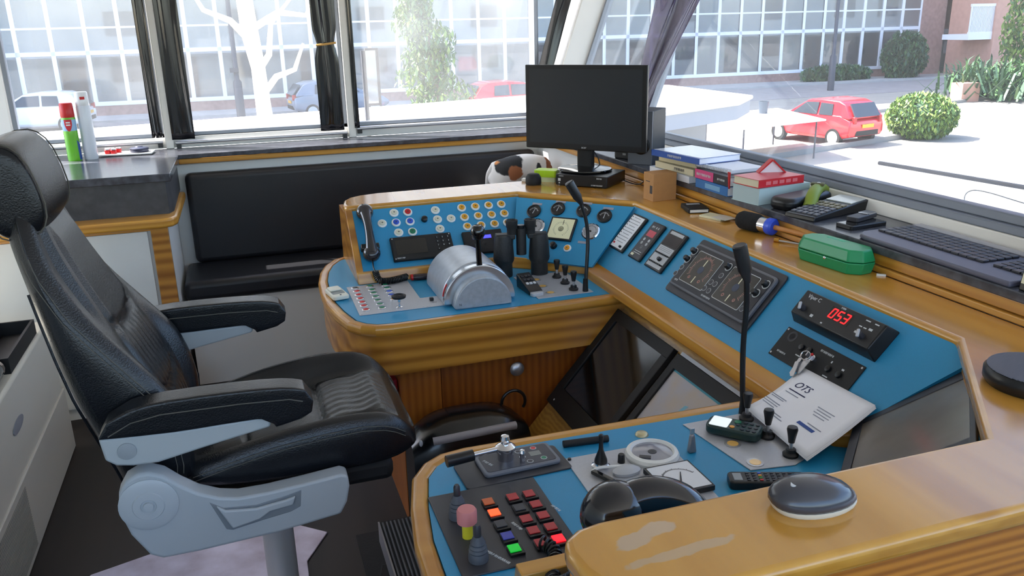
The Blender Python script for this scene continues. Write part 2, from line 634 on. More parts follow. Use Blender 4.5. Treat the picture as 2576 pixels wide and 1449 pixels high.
def inset(p, d):
    out = []
    n = len(p)
    for i in range(n):
        a, b, c = Vector(p[i - 1]), Vector(p[i]), Vector(p[(i + 1) % n])
        if i == 0 or i == n - 1:
            out.append((b.x, b.y + (d if i == 0 else -d)))
            continue
        t = (c - a).normalized()
        nn = Vector((t.y, -t.x))
        if nn.dot(Vector((0.8, 3.0)) - b) < 0:
            nn = -nn
        out.append((b.x + nn.x * d, b.y + nn.y * d))
    return out
inner = inset(outer, 0.038)
for k, on in enumerate((False, True)):
    # blue worktop
    build(MB().prism(mir(inner, on), .785, .8005), 'worktop', M_blue, con)
    # rounded oak edging
    mb = MB()
    oo, ii = mir(outer, on), mir(inner, on)
    n = len(oo)
    for i in range(n - 1):
        mb.hexa([(*oo[i], .765), (*oo[i + 1], .765), (*ii[i + 1], .765), (*ii[i], .765)], [(*oo[i], .803), (*oo[i + 1], .803), (*ii[i + 1], .803), (*ii[i], .803)])
    bmesh.ops.remove_doubles(mb.bm, verts=mb.bm.verts, dist=1e-4)
    seen = {}
    for f in list(mb.bm.faces):
        key = tuple(sorted(v.index if v.index >= 0 else id(v) for v in f.verts))
    mb.bm.verts.index_update()
    for f in list(mb.bm.faces):
        key = tuple(sorted(v.index for v in f.verts))
        seen.setdefault(key, []).append(f)
    dead = [f for fs in seen.values() if len(fs) > 1 for f in fs]
    bmesh.ops.delete(mb.bm, geom=dead, context='FACES')
    build(mb, 'desk_edging', M_wood, con, bevel=0.012, seg=3)
    # veneered apron under the edging, following the curved end
    ap = inset(outer, 0.012)
    aq = inset(outer, 0.034)
    a1, a2 = mir(ap, on), mir(aq, on)
    mb = MB()
    mb.loft([[(*a1[i], .622), (*a1[i], .765), (*a2[i], .765), (*a2[i], .622)] for i in range(n)])
    build(mb, 'apron', M_apron, con)
    # cupboard below
    yy = lambda a, b: (a, b) if not on else (YM - b, YM - a)
    mb = MB()
    mb.box(.44, .585, *yy(2.66, 2.69), 0, .64)
    mb.box(.44, .47, *yy(2.69, 3.5), 0, .64)
    mb.box(.585, 1.3, *yy(2.70, 2.72), 0.0, .64)
    build(mb, 'cupboard_carcass', wood('oak_cupboard', (176, 104, 36), (146, 78, 22), 2, contrast=0.9, rough=0.4), con)
    dr = build(MB().box(.59, 1.20, *yy(2.672, 2.698), 0.05, .612), 'cupboard_door', M_door, con, bevel=0.002)
    build(MB().lathe([(0, 0), (.010, .001), (.010, .014), (.024, .019), (.027, .028), (.018, .038), (0, .041)], 20, M=T(.865, 2.672 if not on else YM - 2.672, .555) @ RX(90 if not on else -90)), 'door_knob', M_steel, dr)
    build(MB().box(.595, .64, *yy(2.664, 2.674), .605, .622), 'door_hinge', M_blackm, dr)
# oak rim running all the way round the top
rim = [(.390, 3.338), (1.111, 3.338), (1.470, 2.952), (1.470, 1.335), (1.152, .962), (.43, .962), (.395, .955), (.368, .935), (.362, .905), (.366, .86), (.385, .815), (.42, .785), (.50, .775), (1.664, .775), (1.664, 3.585), (.55, 3.58), (.47, 3.56), (.42, 3.525), (.39, 3.47), (.378, 3.40), (.379, 3.355)]
build(MB().prism(rim, 1.024, 1.06), 'rim', M_woody if False else wood('rim_oak', (208, 152, 64), (182, 124, 44), 1, contrast=0.8, coat=0.6, rough=0.22, patches=(((.462, .898, 1.06), (.034, .016, 10), (194, 164, 130)), ((.500, .912, 1.06), (.030, .016, 15), (194, 164, 130)), ((.515, .853, 1.06), (.085, .011, 4), (194, 160, 118)))), con, bevel=0.012, seg=4)
# outer skin under the rim on the near side, and the far back
build(MB().prism([(.42, .80), (1.664, .80), (1.664, .82), (.44, .82), (.41, .86), (.40, .94), (.38, .94), (.385, .85)], 0.0, 1.03), 'outer_panel', wood('oak_outer_panel', (204, 130, 42), (150, 84, 20), 0, scale=1.5, contrast=0.7, dist=9), con)
build(MB().prism([(.42, 3.53), (1.664, 3.53), (1.664, 3.55), (.41, 3.55)], 0.6, 1.03), 'back_panel', M_apron, con)
# sloping blue panels
def quadpanel(F, pts, name, th=0.012, m=None):
    mb = MB(F)
    mb.hexa([(x, y, -th) for x, y in pts], [(x, y, 0) for x, y in pts])
    return build(mb, name, m or M_blue, con)
pan1 = quadpanel(F1, [(0.0, 0.0), (.62, 0.0), (.722, .285), (0.0, .285)], 'instrument_panel')
pan2 = quadpanel(F2, [(0.003, 0.0), (.352, 0.0), (.450, .283), (-.075, .283)], 'instrument_panel')
pan3 = quadpanel(F3, [(0.0, 0.0), (1.48, 0.0), (1.637, .284), (-.055, .284)], 'instrument_panel')
F1m = frame((.39, YM - 3.125, .84), (-1, 0, 0), (0, -.205, .205)) @ T(0, 0, 0)
pan1b = quadpanel(F1m, [(-.135, 0.0), (-.135, .285), (-.722, .285), (-.62, 0.0)], 'instrument_panel')
F2m = frame((1.299, 1.380, .863), (-.717, -.697, 0), (.543, -.569, .612))
pan2b = quadpanel(F2m @ T(0, 0, -.004), [(-.10, -.05), (.42, -.05), (.42, .27), (-.22, .27)], 'instrument_panel')
# oak frame round the left end of the far panel, and base strips
mb = MB(F1)
mb.hexa([(-.013, -.02, -.02), (.014, -.02, -.02), (.014, .29, -.02), (-.013, .29, -.02)], [(-.013, -.02, .006), (.014, -.02, .006), (.014, .29, .006), (-.013, .29, .006)])
build(mb, 'panel_frame', M_apron, con, bevel=0.003)
build(MB().hexa([(.378, 3.10, .80), (.395, 3.10, .80), (.395, 3.54, .80), (.378, 3.54, .80)], [(.378, 3.33, 1.03), (.395, 3.33, 1.03), (.395, 3.54, 1.03), (.378, 3.54, 1.03)]), 'end_cheek', M_apron, con)
build(MB().hexa([(.52, YM - 3.54, .80), (.535, YM - 3.54, .80), (.535, YM - 3.10, .80), (.52, YM - 3.10, .80)], [(.52, YM - 3.54, 1.03), (.535, YM - 3.54, 1.03), (.535, YM - 3.33, 1.03), (.52, YM - 3.33, 1.03)]), 'end_cheek', M_wood, con)
mb = MB()
mb.hexa([(.378, 3.095, .80), (1.0, 3.09, .80), (1.012, 3.13, .80), (.378, 3.13, .80)], [(.378, 3.108, .843), (1.0, 3.103, .843), (1.012, 3.14, .843), (.378, 3.14, .843)])
build(mb, 'base_strip', M_wood, con, bevel=0.003)
mb = MB()
mb.hexa([(1.0, 3.09, .80), (1.262, 2.875, .80), (1.30, 2.90, .80), (1.012, 3.13, .80)], [(1.0, 3.103, .843), (1.275, 2.885, .843), (1.31, 2.91, .843), (1.012, 3.14, .843)])
build(mb, 'base_strip', M_wood, con, bevel=0.003)
mb = MB()
mb.hexa([(.378, YM - 3.13, .80), (1.28, YM - 3.13, .80), (1.28, YM - 3.09, .80), (.378, YM - 3.09, .80)], [(.378, YM - 3.14, .843), (1.28, YM - 3.14, .843), (1.28, YM - 3.103, .843), (.378, YM - 3.103, .843)])
build(mb, 'base_strip', M_wood, con, bevel=0.003)
mb = MB()
mb.hexa([(1.222, 2.875, .795), (1.30, 2.93, .795), (1.30, 1.36, .795), (1.222, 1.41, .795)], [(1.228, 2.88, .832), (1.29, 2.925, .842), (1.29, 1.365, .842), (1.228, 1.405, .832)])
build(mb, 'front_nosing', M_woody, con, bevel=0.006, seg=3)
# rim fascia below the slab where the slopes meet it
mb = MB()
for a, b in (((.39, 3.345), (1.115, 3.345)), ((1.115, 3.345), (1.478, 2.955)), ((1.478, 2.955), (1.478, 1.33)), ((1.478, 1.33), (1.155, .955)), ((1.155, .955), (.41, .955))):
    d = (Vector(b) - Vector(a)).normalized()
    n2 = Vector((-d.y, d.x)) * 0.012
    mb.hexa([(*a, 1.0), (*b, 1.0), (b[0] + n2.x, b[1] + n2.y, 1.0), (a[0] + n2.x, a[1] + n2.y, 1.0)], [(*a, 1.03), (*b, 1.03), (b[0] + n2.x, b[1] + n2.y, 1.03), (a[0] + n2.x, a[1] + n2.y, 1.03)])
build(mb, 'rim_fascia', M_wood, con)
# sloping timber board with screens in the kneehole
mb = MB(FB)
mb.hexa([(-.03, -.68, -.018), (.93, -.68, -.018), (.93, .03, -.018), (-.03, .03, -.018)], [(-.03, -.68, 0), (.93, -.68, 0), (.93, .03, 0), (-.03, .03, 0)])
build(mb, 'screen_board', M_board, con, bevel=0.003)

# push buttons and small fittings that are built into the blue panels
def push(F, panel, u, v, capm, r=.0185, name='push_button'):
    mb = MB(PL(F, u, v))
    mb.lathe([(r, 0), (r, .004), (r * .82, .0065), (r * .80, .0065)], 24)
    mb.mi = 1
    mb.lathe([(r * .66, .0065), (r * .66, .009), (r * .5, .0105), (0, .0105)], 24)
    mb.mi = 2
    mb.box(-r * .22, r * .22, -r * .06, r * .06, .0104, .0109)
    mb.box(-r * .05, r * .05, -r * .2, r * .2, .0104, .0109)
    return build(mb, name, [M_white, capm, M_markd], panel)
M_amber = mat('amber_cap', (214, 150, 20), 0.4)
M_ivory = mat('ivory_cap', (214, 212, 190), 0.4)
for i, v in enumerate((.253, .206, .160)):
    for u in (.463, .522, .580, .636):
        push(F1, pan1, u + i * .002, v, M_amber)
for u, v, m in ((.180, .258, M_ivory), (.236, .256, M_red), (.124, .213, M_ivory), (.180, .211, M_bluel), (.237, .210, M_bluel), (.182, .163, M_ivory), (.238, .161, M_green), (.351, .253, M_ivory), (.351, .208, M_ivory), (.408, .206, M_ivory), (.352, .162, M_ivory)):
    push(F1, pan1, u, v, m)
build(MB(PL(F1, .297, .213)).lathe([(.013, 0), (.012, .014), (.008, .017), (0, .017)], 16), 'rotary_knob', M_black, pan1)
build(MB(PL(F2, .166, .072)).lathe([(.015, 0), (.013, .016), (.009, .019), (0, .019)], 16), 'rotary_knob', M_black, pan2)
push(F2, pan2, .228, .068, M_orange, .016, 'indicator_lamp')
for u, v in ((.031, .258), (.133, .277), (.249, .281), (.346, .266), (.285, .102)):
    build(MB(PL(F2, u, v)).cb((0, 0, .0008), .044, .010, .0016), 'name_plate', mat('worn_label_tape', (150, 150, 160), .5), pan2)
# seam lines between the panels
build(MB(F1).hexa([(.615, 0, .0002), (.6175, 0, .0002), (.719, .283, .0002), (.7165, .283, .0002)], [(.615, 0, .0006), (.6175, 0, .0006), (.719, .283, .0006), (.7165, .283, .0006)]), 'panel_seam', M_blackm, pan1)
build(MB(F3).hexa([(.0, 0, .0002), (.002, 0, .0002), (-.05, .283, .0002), (-.052, .283, .0002)], [(.0, 0, .0006), (.002, 0, .0006), (-.05, .283, .0006), (-.052, .283, .0006)]), 'panel_seam', M_blackm, pan3)
# ------------------------------------------------------------------ bench along the rear wall
bench = thing('bench', 'long black vinyl bench with padded backrest under the rear windows', 'bench', (0.67, 4.45, 0))
build(MB().box(-.285, 1.655, 4.615, 4.70, .555, 1.037), 'backrest', M_vinyl, bench, bevel=0.03, seg=4)
build(MB().box(-.335, 1.66, 4.245, 4.66, .452, .558), 'seat_cushion', M_vinyl, bench, bevel=0.032, seg=4)
build(MB().box(-.33, 1.66, 4.275, 4.69, 0, .452), 'base_panel', mat('bench_base', (232, 231, 228), .5), bench)
# ------------------------------------------------------------------ counter unit at the left
cu = thing('counter_cabinet', 'white cabinet with slate-topped raised counter left of the bench', 'cabinet', (-1.1, 4.4, 0))
mb = MB()
mb.prism([(-2.05, 4.045), (-.307, 4.045), (-.300, 4.66), (-.300, 4.94), (-2.05, 4.94)], 1.100, 1.136)
build(mb, 'counter_top', M_lam, cu, bevel=0.004)
build(MB().prism([(-2.05, 4.075), (-.335, 4.075), (-.318, 4.13), (-.318, 4.70), (-2.05, 4.70)], .948, 1.100), 'riser', mat('dark_slate_laminate', (74, 74, 78), .45, noise=0.35, nscale=18), cu)
build(MB().prism([(-2.05, 3.955), (-.36, 3.955), (-.318, 3.975), (-.300, 4.02), (-.292, 4.64), (-2.05, 4.70)], .905, .948), 'oak_edge', M_wood, cu, bevel=0.012, seg=3)
build(MB().box(-2.05, -.352, 4.06, 4.70, 0, .905), 'carcass', M_panelw, cu)
build(MB().box(-1.25, -.44, 4.042, 4.06, .06, .88), 'cabinet_door', M_panelw, cu, bevel=0.002)
build(MB().box(-.425, -.350, 4.035, 4.06, 0, .905), 'stile', M_apron, cu, bevel=0.002)
build(MB().box(-2.05, -.425, 4.04, 4.06, .882, .905), 'top_rail', M_apron, cu)
# ------------------------------------------------------------------ white cool box at far left
M_enamel = mat('cream_enamel', (216, 212, 198), .4)
fr = thing('cool_box', 'cream white chest fridge on the dark floor at the far left behind the chair', 'fridge', (-1.1, 3.2, 0))
build(MB().box(-1.4, -.845, 2.3, 3.76, .0, .60), 'body', M_enamel, fr, bevel=0.012)
build(MB().box(-.850, -.838, 2.3, 3.765, .005, .285), 'lower_panel', mat('cream_grille', (206, 202, 190), .45), fr, bevel=0.003)
mb = MB()
for i in range(26):
    mb.box(-.839, -.836, 2.32, 2.95, .03 + i * .009, .034 + i * .009)
build(mb, 'vent_grille', mat('grille_slot', (150, 146, 136), .5), fr)
mb = MB(frame((-.844, 3.05, .45), (0, 1, 0), (0, 0, 1)))
mb.lathe([(1, 0), (1, .002), (.0, .003)], 24, M=Matrix.Diagonal((.075, .022, 1, 1)))
build(mb, 'oval_badge', mat('grey_badge', (150, 152, 158), .4), fr)
build(MB().box(-1.42, -1.0, 2.3, 3.3, .60, .63), 'lid', M_enamel, fr, bevel=0.008)
bt = thing('bottle', 'dark bottle lying on top of the white chest fridge', 'bottle', (-.93, 3.05, .60))
build(MB().lathe([(0, 0), (.036, .003), (.038, .02), (.038, .17), (.030, .20), (.014, .235), (.014, .28), (0, .28)], 18, M=T(-.90, 2.92, .638) @ RX(-90)), 'body', mat('dark_bottle', (18, 16, 16), .1, coat=.4), bt)
build(MB().cyl((-.90, 3.105, .638), (-.90, 3.125, .638), .030, .0345), 'foil_collar', mat('grey_foil', (150, 140, 130), .3, metal=.6), bt)
tr_ = thing('tray', 'black open tray on top of the white chest fridge', 'tray', (-.93, 3.3, .60))
mb = MB()
mb.box(-.99, -.86, 3.16, 3.60, .60, .608)
for a in ((-.99, -.98, 3.16, 3.60), (-.87, -.86, 3.16, 3.60), (-.98, -.87, 3.16, 3.17), (-.98, -.87, 3.59, 3.60)):
    mb.box(*a, .608, .66)
build(mb, 'tray_body', M_blackm, tr_)
# mat, footrest, case on the floor
tag(build(MB().prism([(-.98, 2.25), (-.64, 2.725), (-.30, 2.83), (-.12, 2.86), (.03, 2.80), (.145, 2.70), (.06, 2.55), (.05, 1.9), (-.4, 1.7)], 0, .006), 'floor_mat', mat('pale_mottled_mat', (214, 208, 228), .8, noise=.3, nscale=7, rgb2=(178, 168, 184)), bevel=.002), 'pale lilac mottled floor mat under the driving chair', 'mat')
tag(build(MB().box(.24, .42, 1.75, 2.64, 0, .008), 'rubber_mat', mat('black_mat', (24, 24, 26), .8, bump=.5, bscale=90)), 'black rubber mat on the floor beneath the console kneehole', 'mat')
fo = thing('footrest', 'black ribbed sloping footrest beneath the near console wing', 'footrest', (.34, 2.1, 0))
mb = MB()
mb.hexa([(.285, 1.75, .19), (.62, 1.75, .19), (.62, 2.31, .19), (.285, 2.31, .19)], [(.285, 1.75, .235), (.62, 1.75, .235), (.62, 2.31, .255), (.285, 2.31, .255)])
build(mb, 'plate', M_blackm, fo)
mb = MB()
for i in range(26):
    mb.hexa([(.292 + i * .0125, 1.76, .233), (.297 + i * .0125, 1.76, .233), (.297 + i * .0125, 2.30, .253), (.292 + i * .0125, 2.30, .253)],
            [(.292 + i * .0125, 1.76, .239), (.297 + i * .0125, 1.76, .239), (.297 + i * .0125, 2.30, .259), (.292 + i * .0125, 2.30, .259)])
build(mb, 'ribs', mat('grey_rib', (96, 96, 100), .5), fo)
build(MB().box(.281, .286, 1.75, 2.31, .185, .257), 'metal_edge', M_steel, fo)
build(MB().box(.42, .5, 1.8, 2.25, 0.0, .20), 'stand', M_blackm, fo)
pb = thing('pedal_bar', 'long black flat bar slanting over the floor beside the ribbed footrest', 'bar', (.2, 2.3, 0))
build(MB().hexa([(.17, 1.95, .009), (.25, 1.95, .009), (.36, 2.38, .009), (.29, 2.38, .009)], [(.17, 1.95, .05), (.25, 1.95, .05), (.36, 2.38, .05), (.29, 2.38, .05)]), 'bar', M_black, pb, bevel=.004)
# glossy case with a grey handle
ca = thing('tool_case', 'glossy black rounded case with long grey handle standing before the cupboard', 'case', (.63, 2.42, 0))
mb = MB()
rings = []
for i in range(13):
    x = .43 + .41 * i / 12
    t = (i / 12 - .5) * 2
    h = .50 - .075 * abs(t) ** 3.2
    d = .115 - .03 * abs(t) ** 4
    rings.append([(x, 2.50 + d * math.copysign(abs(math.cos(a)) ** .6, math.cos(a)), h / 2 + h / 2 * math.copysign(abs(math.sin(a)) ** .45, math.sin(a))) for a in [2 * PI * k / 20 for k in range(20)]])
mb.loft(rings)
build(mb, 'shell', mat('case_black', (14, 14, 16), .25, coat=.2), ca)
mb = MB()
mb.tube([(.495 + .285 * i / 14, 2.415 - .012 * math.sin(PI * i / 14), .447 + .012 * math.sin(PI * (i / 14) * .75)) for i in range(15)], .014, 10)
build(mb, 'handle', mat('grey_handle', (150, 146, 150), .35), ca)
build(MB().ball((.457, 2.43, .44), (.006, .005, .012)), 'catch', M_lgrey, ca)
tag(build(MB().tube([(.84 + .045 * math.cos(a), 2.62, .44 + .045 * math.sin(a)) for a in [PI * k / 10 for k in range(-2, 12)]], .006, 8), 'cable_loop', M_black), 'thin black cable looped behind the glossy black case', 'cable')
bn = thing('waste_bin', 'small black bin on the floor beside the bench, behind the chair', 'bin', (-.36, 3.92, 0))
build(MB().lathe([(0, 0), (.05, 0), (.06, .20), (.057, .20), (.048, .006), (0, .006)], 24, c=(-.36, 3.92, 0)), 'bin_body', M_blackm, bn)
tag(build(MB().box(.395, .438, 2.70, 2.76, .49, .56), 'red_box', mat('signal_red', (170, 26, 46), .4), bevel=.006, seg=2), 'small red box fixed to the cupboard side beneath the far desk end', 'box')

# ------------------------------------------------------------------ driving chair (faces +x)
ch = thing('helm_chair', 'black leather helm chair with headrest and grey armrests on a steel pedestal', 'chair', (-.02, 2.21, 0))
CY = 2.215
def interp(tab, z):
    for a, b in zip(tab, tab[1:]):
        if z <= b[0]:
            t = (z - a[0]) / (b[0] - a[0])
            t = max(0, min(1, t))
            return [a[k] + (b[k] - a[k]) * t for k in range(1, len(a))]
    return list(tab[-1][1:])
# z: rear x, bolster front x, centre front x, half width
BT = [(.66, -.37, -.20, -.215, .235), (.74, -.385, -.185, -.215, .25), (.84, -.415, -.190, -.235, .262), (.94, -.445, -.225, -.270, .268), (1.04, -.467, -.300, -.315, .262), (1.14, -.487, -.375, -.362, .248), (1.24, -.508, -.425, -.405, .225), (1.32, -.525, -.447, -.436, .195), (1.375, -.530, -.455, -.45, .165)]
def bring(z, s=1.0):
    xr, xb, xc, wd = interp(BT, z)
    m = (xr + xc) / 2
    P = [(xr, 0), (xr, .5), (xr + .012, .82), (xr + .045, .97), ((xr + xb) / 2 + .01, 1.0), (xb - .035, .99), (xb - .008, .94), (xb, .86), (xb - .006, .76), (xc + .004, .66), (xc, .56), (xc, .28), (xc, 0)]
    L = [(x, -y) for x, y in P] + [(x, y) for x, y in P[-2:0:-1]]
    return [(m + (x - m) * s, CY + y * wd * s, z) for x, y in L]
mb = MB()
zs = [.66, .70, .76, .82, .88, .94, 1.0, 1.06, 1.12, 1.18, 1.24, 1.30, 1.345, 1.375]
rg = [bring(z) for z in zs]
rg.append([(p[0], p[1], 1.388) for p in bring(1.375, .78)])
mb.loft(rg)
build(mb, 'backrest', M_leather, ch, sub=1)
# pleated insert of the backrest
mb = MB()
def pleat(u, v):
    z = .74 + .60 * v
    xr, xb, xc, wd = interp(BT, z)
    y = (u - .5) * 2 * wd * .60
    e = 1 - abs(u - .5) * 2
    d = .010 * min(1, e * 5)
    for zz in (.875, 1.06):
        d -= .012 * math.exp(-((z - zz - .03 * (u - .5) ** 2 * 4) / .007) ** 2)
    if z < 1.05:
        d += .0045 * abs(math.sin(u * PI * 9)) * min(1, abs(z - .875) / .03) * min(1, max(0, (1.06 - z) / .04))
    d *= min(1, min(v, 1 - v) * 14)
    return (xc + d, CY + y, z)
mb.grid(pleat, 60, 44)
build(mb, 'back_insert', M_leather, ch, angle=180)
# stitching along the bolster edge
for s in (-1, 1):
    for off in (0.0, .012):
        mb = MB()
        pts = []
        for i in range(24):
            z = .72 + .56 * i / 23
            xr, xb, xc, wd = interp(BT, z)
            pts.append((xb - .030 - off * 1.2, CY + s * (wd * 1.0 + .0006), z))
        mb.tube(pts, .0011, 5)
        build(mb, 'stitching', M_thread, ch)
    mb = MB()
    mb.tube([(interp(BT, .70 + .50 * i / 20)[0] + .020, CY + s * interp(BT, .70 + .50 * i / 20)[3] * .90, .70 + .50 * i / 20) for i in range(21)], .0035, 6)
    build(mb, 'piping', M_leather, ch)
# headrest: rounded pillow lying across
mb = MB()
def hring(y, s):
    out = []
    for k in range(20):
        a = 2 * PI * k / 20
        px = .070 * math.copysign(abs(math.cos(a)) ** .75, math.cos(a)) * s
        pz = .112 * math.copysign(abs(math.sin(a)) ** .75, math.sin(a)) * s
        out.append((-.497 + px * math.cos(.22) - pz * math.sin(.22) * 1.0, y, 1.418 + pz * math.cos(.22) + px * math.sin(.22)))
    return out
mb.loft([hring(CY - .165, .72), hring(CY - .160, .88), hring(CY - .145, .98), hring(CY - .07, 1.02), hring(CY + .07, 1.02), hring(CY + .145, .98), hring(CY + .160, .88), hring(CY + .165, .72)])
build(mb, 'headrest', M_leather, ch, sub=1)
for yy_, s_ in ((CY - .152, 0.955), (CY + .152, .955)):
    mb = MB()
    rr = hring(yy_, s_ + .008)
    mb.tube(rr + [rr[0]], .0018, 6, caps=False)
    build(mb, 'headrest_seam', M_thread, ch)
build(MB().cyl((-.495, CY - .05, 1.34), (-.49, CY - .05, 1.40), .009), 'headrest_post', M_steel, ch)
# seat cushion with raised side bolsters
ST = [(-.24, .655, .715, .700, .235), (-.12, .640, .752, .708, .25), (0.0, .635, .780, .715, .257), (.12, .635, .795, .727, .262), (.22, .635, .800, .742, .262), (.29, .640, .788, .748, .258), (.335, .65, .758, .735, .25), (.362, .665, .715, .70, .235)]
def sring(x, s=1.0):
    zb, zt, zc, wd = interp(ST, x)
    m = (zb + zt) / 2
    P = [(0, zb), (.6, zb), (.88, zb + .006), (.98, zb + .025), (1.0, (zb + zt) / 2), (.985, zt - .03), (.94, zt - .008), (.86, zt), (.77, zt - .012), (.68, zc + .006), (.58, zc), (.3, zc), (0, zc)]
    L = P + [(-y, z) for y, z in P[-2:0:-1]]
    return [(x, CY + y * wd * s, m + (z - m) * s) for y, z in L]
mb = MB()
mb.loft([sring(x) for x in (-.24, -.2, -.14, -.08, 0, .06, .12, .18, .24, .29, .325, .35, .362)] + [[(.372, p[1], p[2]) for p in sring(.362, .75)]])
build(mb, 'seat', M_leather, ch, sub=1)
mb = MB()
def spleat(u, v):
    x = -.20 + .53 * u
    zb, zt, zc, wd = interp(ST, x)
    y = (v - .5) * 2 * wd * .62
    e = min(1, (1 - abs(v - .5) * 2) * 5)
    d = .012 * e
    for xx in (-.07, .13):
        d -= .014 * math.exp(-((x - xx) / .007) ** 2)
    if x < .13:
        d += .0004 * math.sin(x * 120 + 5 * math.sin(v * 7) + 3 * math.sin(v * 19)) * e
    else:
        d += .002 * math.sin(v * 60 + 2 * math.sin(x * 60)) * e
    d *= min(1, min(u, 1 - u) * 12)
    return (x, CY + y, zc + d)
mb.grid(spleat, 70, 34)
build(mb, 'seat_insert', M_leather, ch, angle=180)
for s in (-1, 1):
    for off in (0, .012):
        mb = MB()
        mb.tube([(-.2 + .53 * i / 20, CY + s * (interp(ST, -.2 + .53 * i / 20)[3] * .992 + .001), interp(ST, -.2 + .53 * i / 20)[1] - .028 - off) for i in range(21)], .0011, 5)
        build(mb, 'stitching', M_thread, ch)
build(MB().box(-.22, .30, CY - .21, CY + .21, .575, .64), 'seat_pan', M_blackm, ch, bevel=.02)
# armrests
def armrest(yc, dz, dx):
    prof = [(-.372, .888), (-.350, .924), (-.300, .950), (-.237, .960), (-.065, .957), (.045, .950), (.082, .936), (.100, .905), (.094, .876), (.07, .862), (.008, .850), (-.004, .878), (-.12, .880), (-.206, .876)]
    mb = MB()
    wds = ((-.034, .93), (-.030, 1.0), (.030, 1.0), (.034, .93))
    mb.loft([[(x + dx, yc + y, .9 + dz + (z - .9) * s) for x, z in prof] for y, s in wds])
    a = build(mb, 'armrest', M_leather, ch, bevel=.010, seg=2, sub=1)
    mb = MB()
    mb.tube([(x + dx, yc - .0345, z + dz - .022) for x, z in ((-.35, .915), (-.300, .940), (-.237, .950), (-.065, .947), (.045, .940), (.075, .930))], .0015, 5)
    build(mb, 'stitching', M_thread, a)
    mb = MB()
    sp = [(-.372, .886), (-.366, .832), (-.345, .815), (-.310, .808), (-.258, .806), (-.151, .826), (-.004, .851), (.001, .879), (-.206, .878)]
    mb.loft([[(x + dx, yc + y, z + dz) for x, z in sp] for y in (-.026, .026)])
    b = build(mb, 'arm_support', mat('pale_arm_grey', (172, 178, 180), .42), ch, bevel=.006, seg=3)
    build(MB().lathe([(.021, 0), (.020, .004), (.008, .006), (0, .006)], 24, M=T(-.318 + dx, yc - .025, .848 + dz) @ RX(90)), 'pivot_cap', M_grey, b)
armrest(1.90, 0.0, 0.0)
armrest(2.53, 0.02, -.02)
# grey recliner side plates with knob and lever recess
for s, yp in ((-1, 1.915), (1, 2.515)):
    pl = [(-.362, .690), (-.355, .735), (-.336, .765), (-.310, .778), (-.285, .778), (-.255, .763), (-.222, .730), (-.185, .700), (-.14, .678), (-.098, .668), (-.03, .668), (.06, .674), (.150, .682), (.166, .674), (.168, .645), (.158, .600), (.140, .568), (.06, .558), (-.02, .549), (-.20, .540), (-.285, .540), (-.312, .556), (-.345, .62)]
    mb = MB()
    mb.loft([[(x, yp + s * d, .66 + (z - .66) * k) for x, z in pl] for d, k in ((-.03, 1.0), (.012, 1.0), (.022, .96))])
    p = build(mb, 'side_plate', mat('grey_side_plate', (172, 178, 182), .42), ch, bevel=.006, seg=3)
    build(MB().lathe([(.066, 0), (.066, .004), (.058, .008), (.036, .009), (.034, .012), (.018, .013), (.016, .010), (.012, .010), (.011, .015), (0, .016)], 32, M=T(-.296, yp + s * .021, .694) @ RX(90 * (1 if s < 0 else -1))), 'recliner_dial', mat('grey_dial', (178, 184, 188), .38), p)
    rc = [(-.165, .672), (-.135, .650), (-.06, .642), (.015, .652), (.05, .660), (.044, .615), (.02, .605), (-.05, .596), (-.12, .585), (-.135, .59)]
    mb = MB()
    mb.loft([[(x, yp + s * d, z) for x, z in rc] for d in (.020, .0232)])
    build(mb, 'lever_recess', mat('recess_grey', (124, 130, 136), .5), p, bevel=.003)
    lv = [(-.150, .662), (-.130, .646), (-.06, .637), (.010, .645), (.034, .650), (.026, .628), (-.03, .622), (-.055, .606), (-.12, .594)]
    mb = MB()
    mb.loft([[(x, yp + s * d, z) for x, z in lv] for d in (.023, .034)])
    build(mb, 'lever', mat('grey_side_plate', (172, 178, 182), .42), p, bevel=.004, seg=3)
build(MB().cyl((-.02, 2.21, .006), (-.02, 2.21, .58), .044, n=32), 'pedestal', mat('brushed_pedestal', (200, 197, 192), .35, metal=.5), ch)
build(MB().lathe([(0, 0), (.15, 0), (.145, .018), (.06, .03), (.05, .06), (0, .06)], 40, c=(-.02, 2.21, .006)), 'base_plate', mat('dark_base', (60, 60, 64), .5), ch)
# ------------------------------------------------------------------ instruments let into the panels
def flat(m, root, x, y, sx, sy, z0, z1, name='', bevel=0.0, rot=0):
    return build(MB(T(x, y, 0) @ RZ(rot)).box(-sx / 2, sx / 2, -sy / 2, sy / 2, z0, z1), name, m, root, world=False, bevel=bevel)
def stickbars(m, root, spots, z0, z1, name):
    if name == 'printed_marks':
        for x, y, sx, sy in spots:
            build(MB().box(x - sx / 2, x + sx / 2, y - sy / 2, y + sy / 2, z0, z1), 'printed_mark', m, root, world=False)
        return
    mb = MB()
    for x, y, sx, sy in spots:
        mb.box(x - sx / 2, x + sx / 2, y - sy / 2, y + sy / 2, z0, z1)
    return build(mb, name, m, root, world=False)
def roundrect(w, h, r, n=5):
    out = []
    for cx, cy, a0 in ((w / 2 - r, h / 2 - r, 0), (-w / 2 + r, h / 2 - r, 90), (-w / 2 + r, -h / 2 + r, 180), (w / 2 - r, -h / 2 + r, 270)):
        for i in range(n + 1):
            a = R(a0 + 90 * i / n)
            out.append((cx + r * math.cos(a), cy + r * math.sin(a)))
    return out
def rrect(m, root, x, y, w, h, r, z0, z1, name, bevel=0.0, rot=0):
    return build(MB(T(x, y, 0) @ RZ(rot)).prism(roundrect(w, h, r), z0, z1), name, m, root, world=False, bevel=bevel)
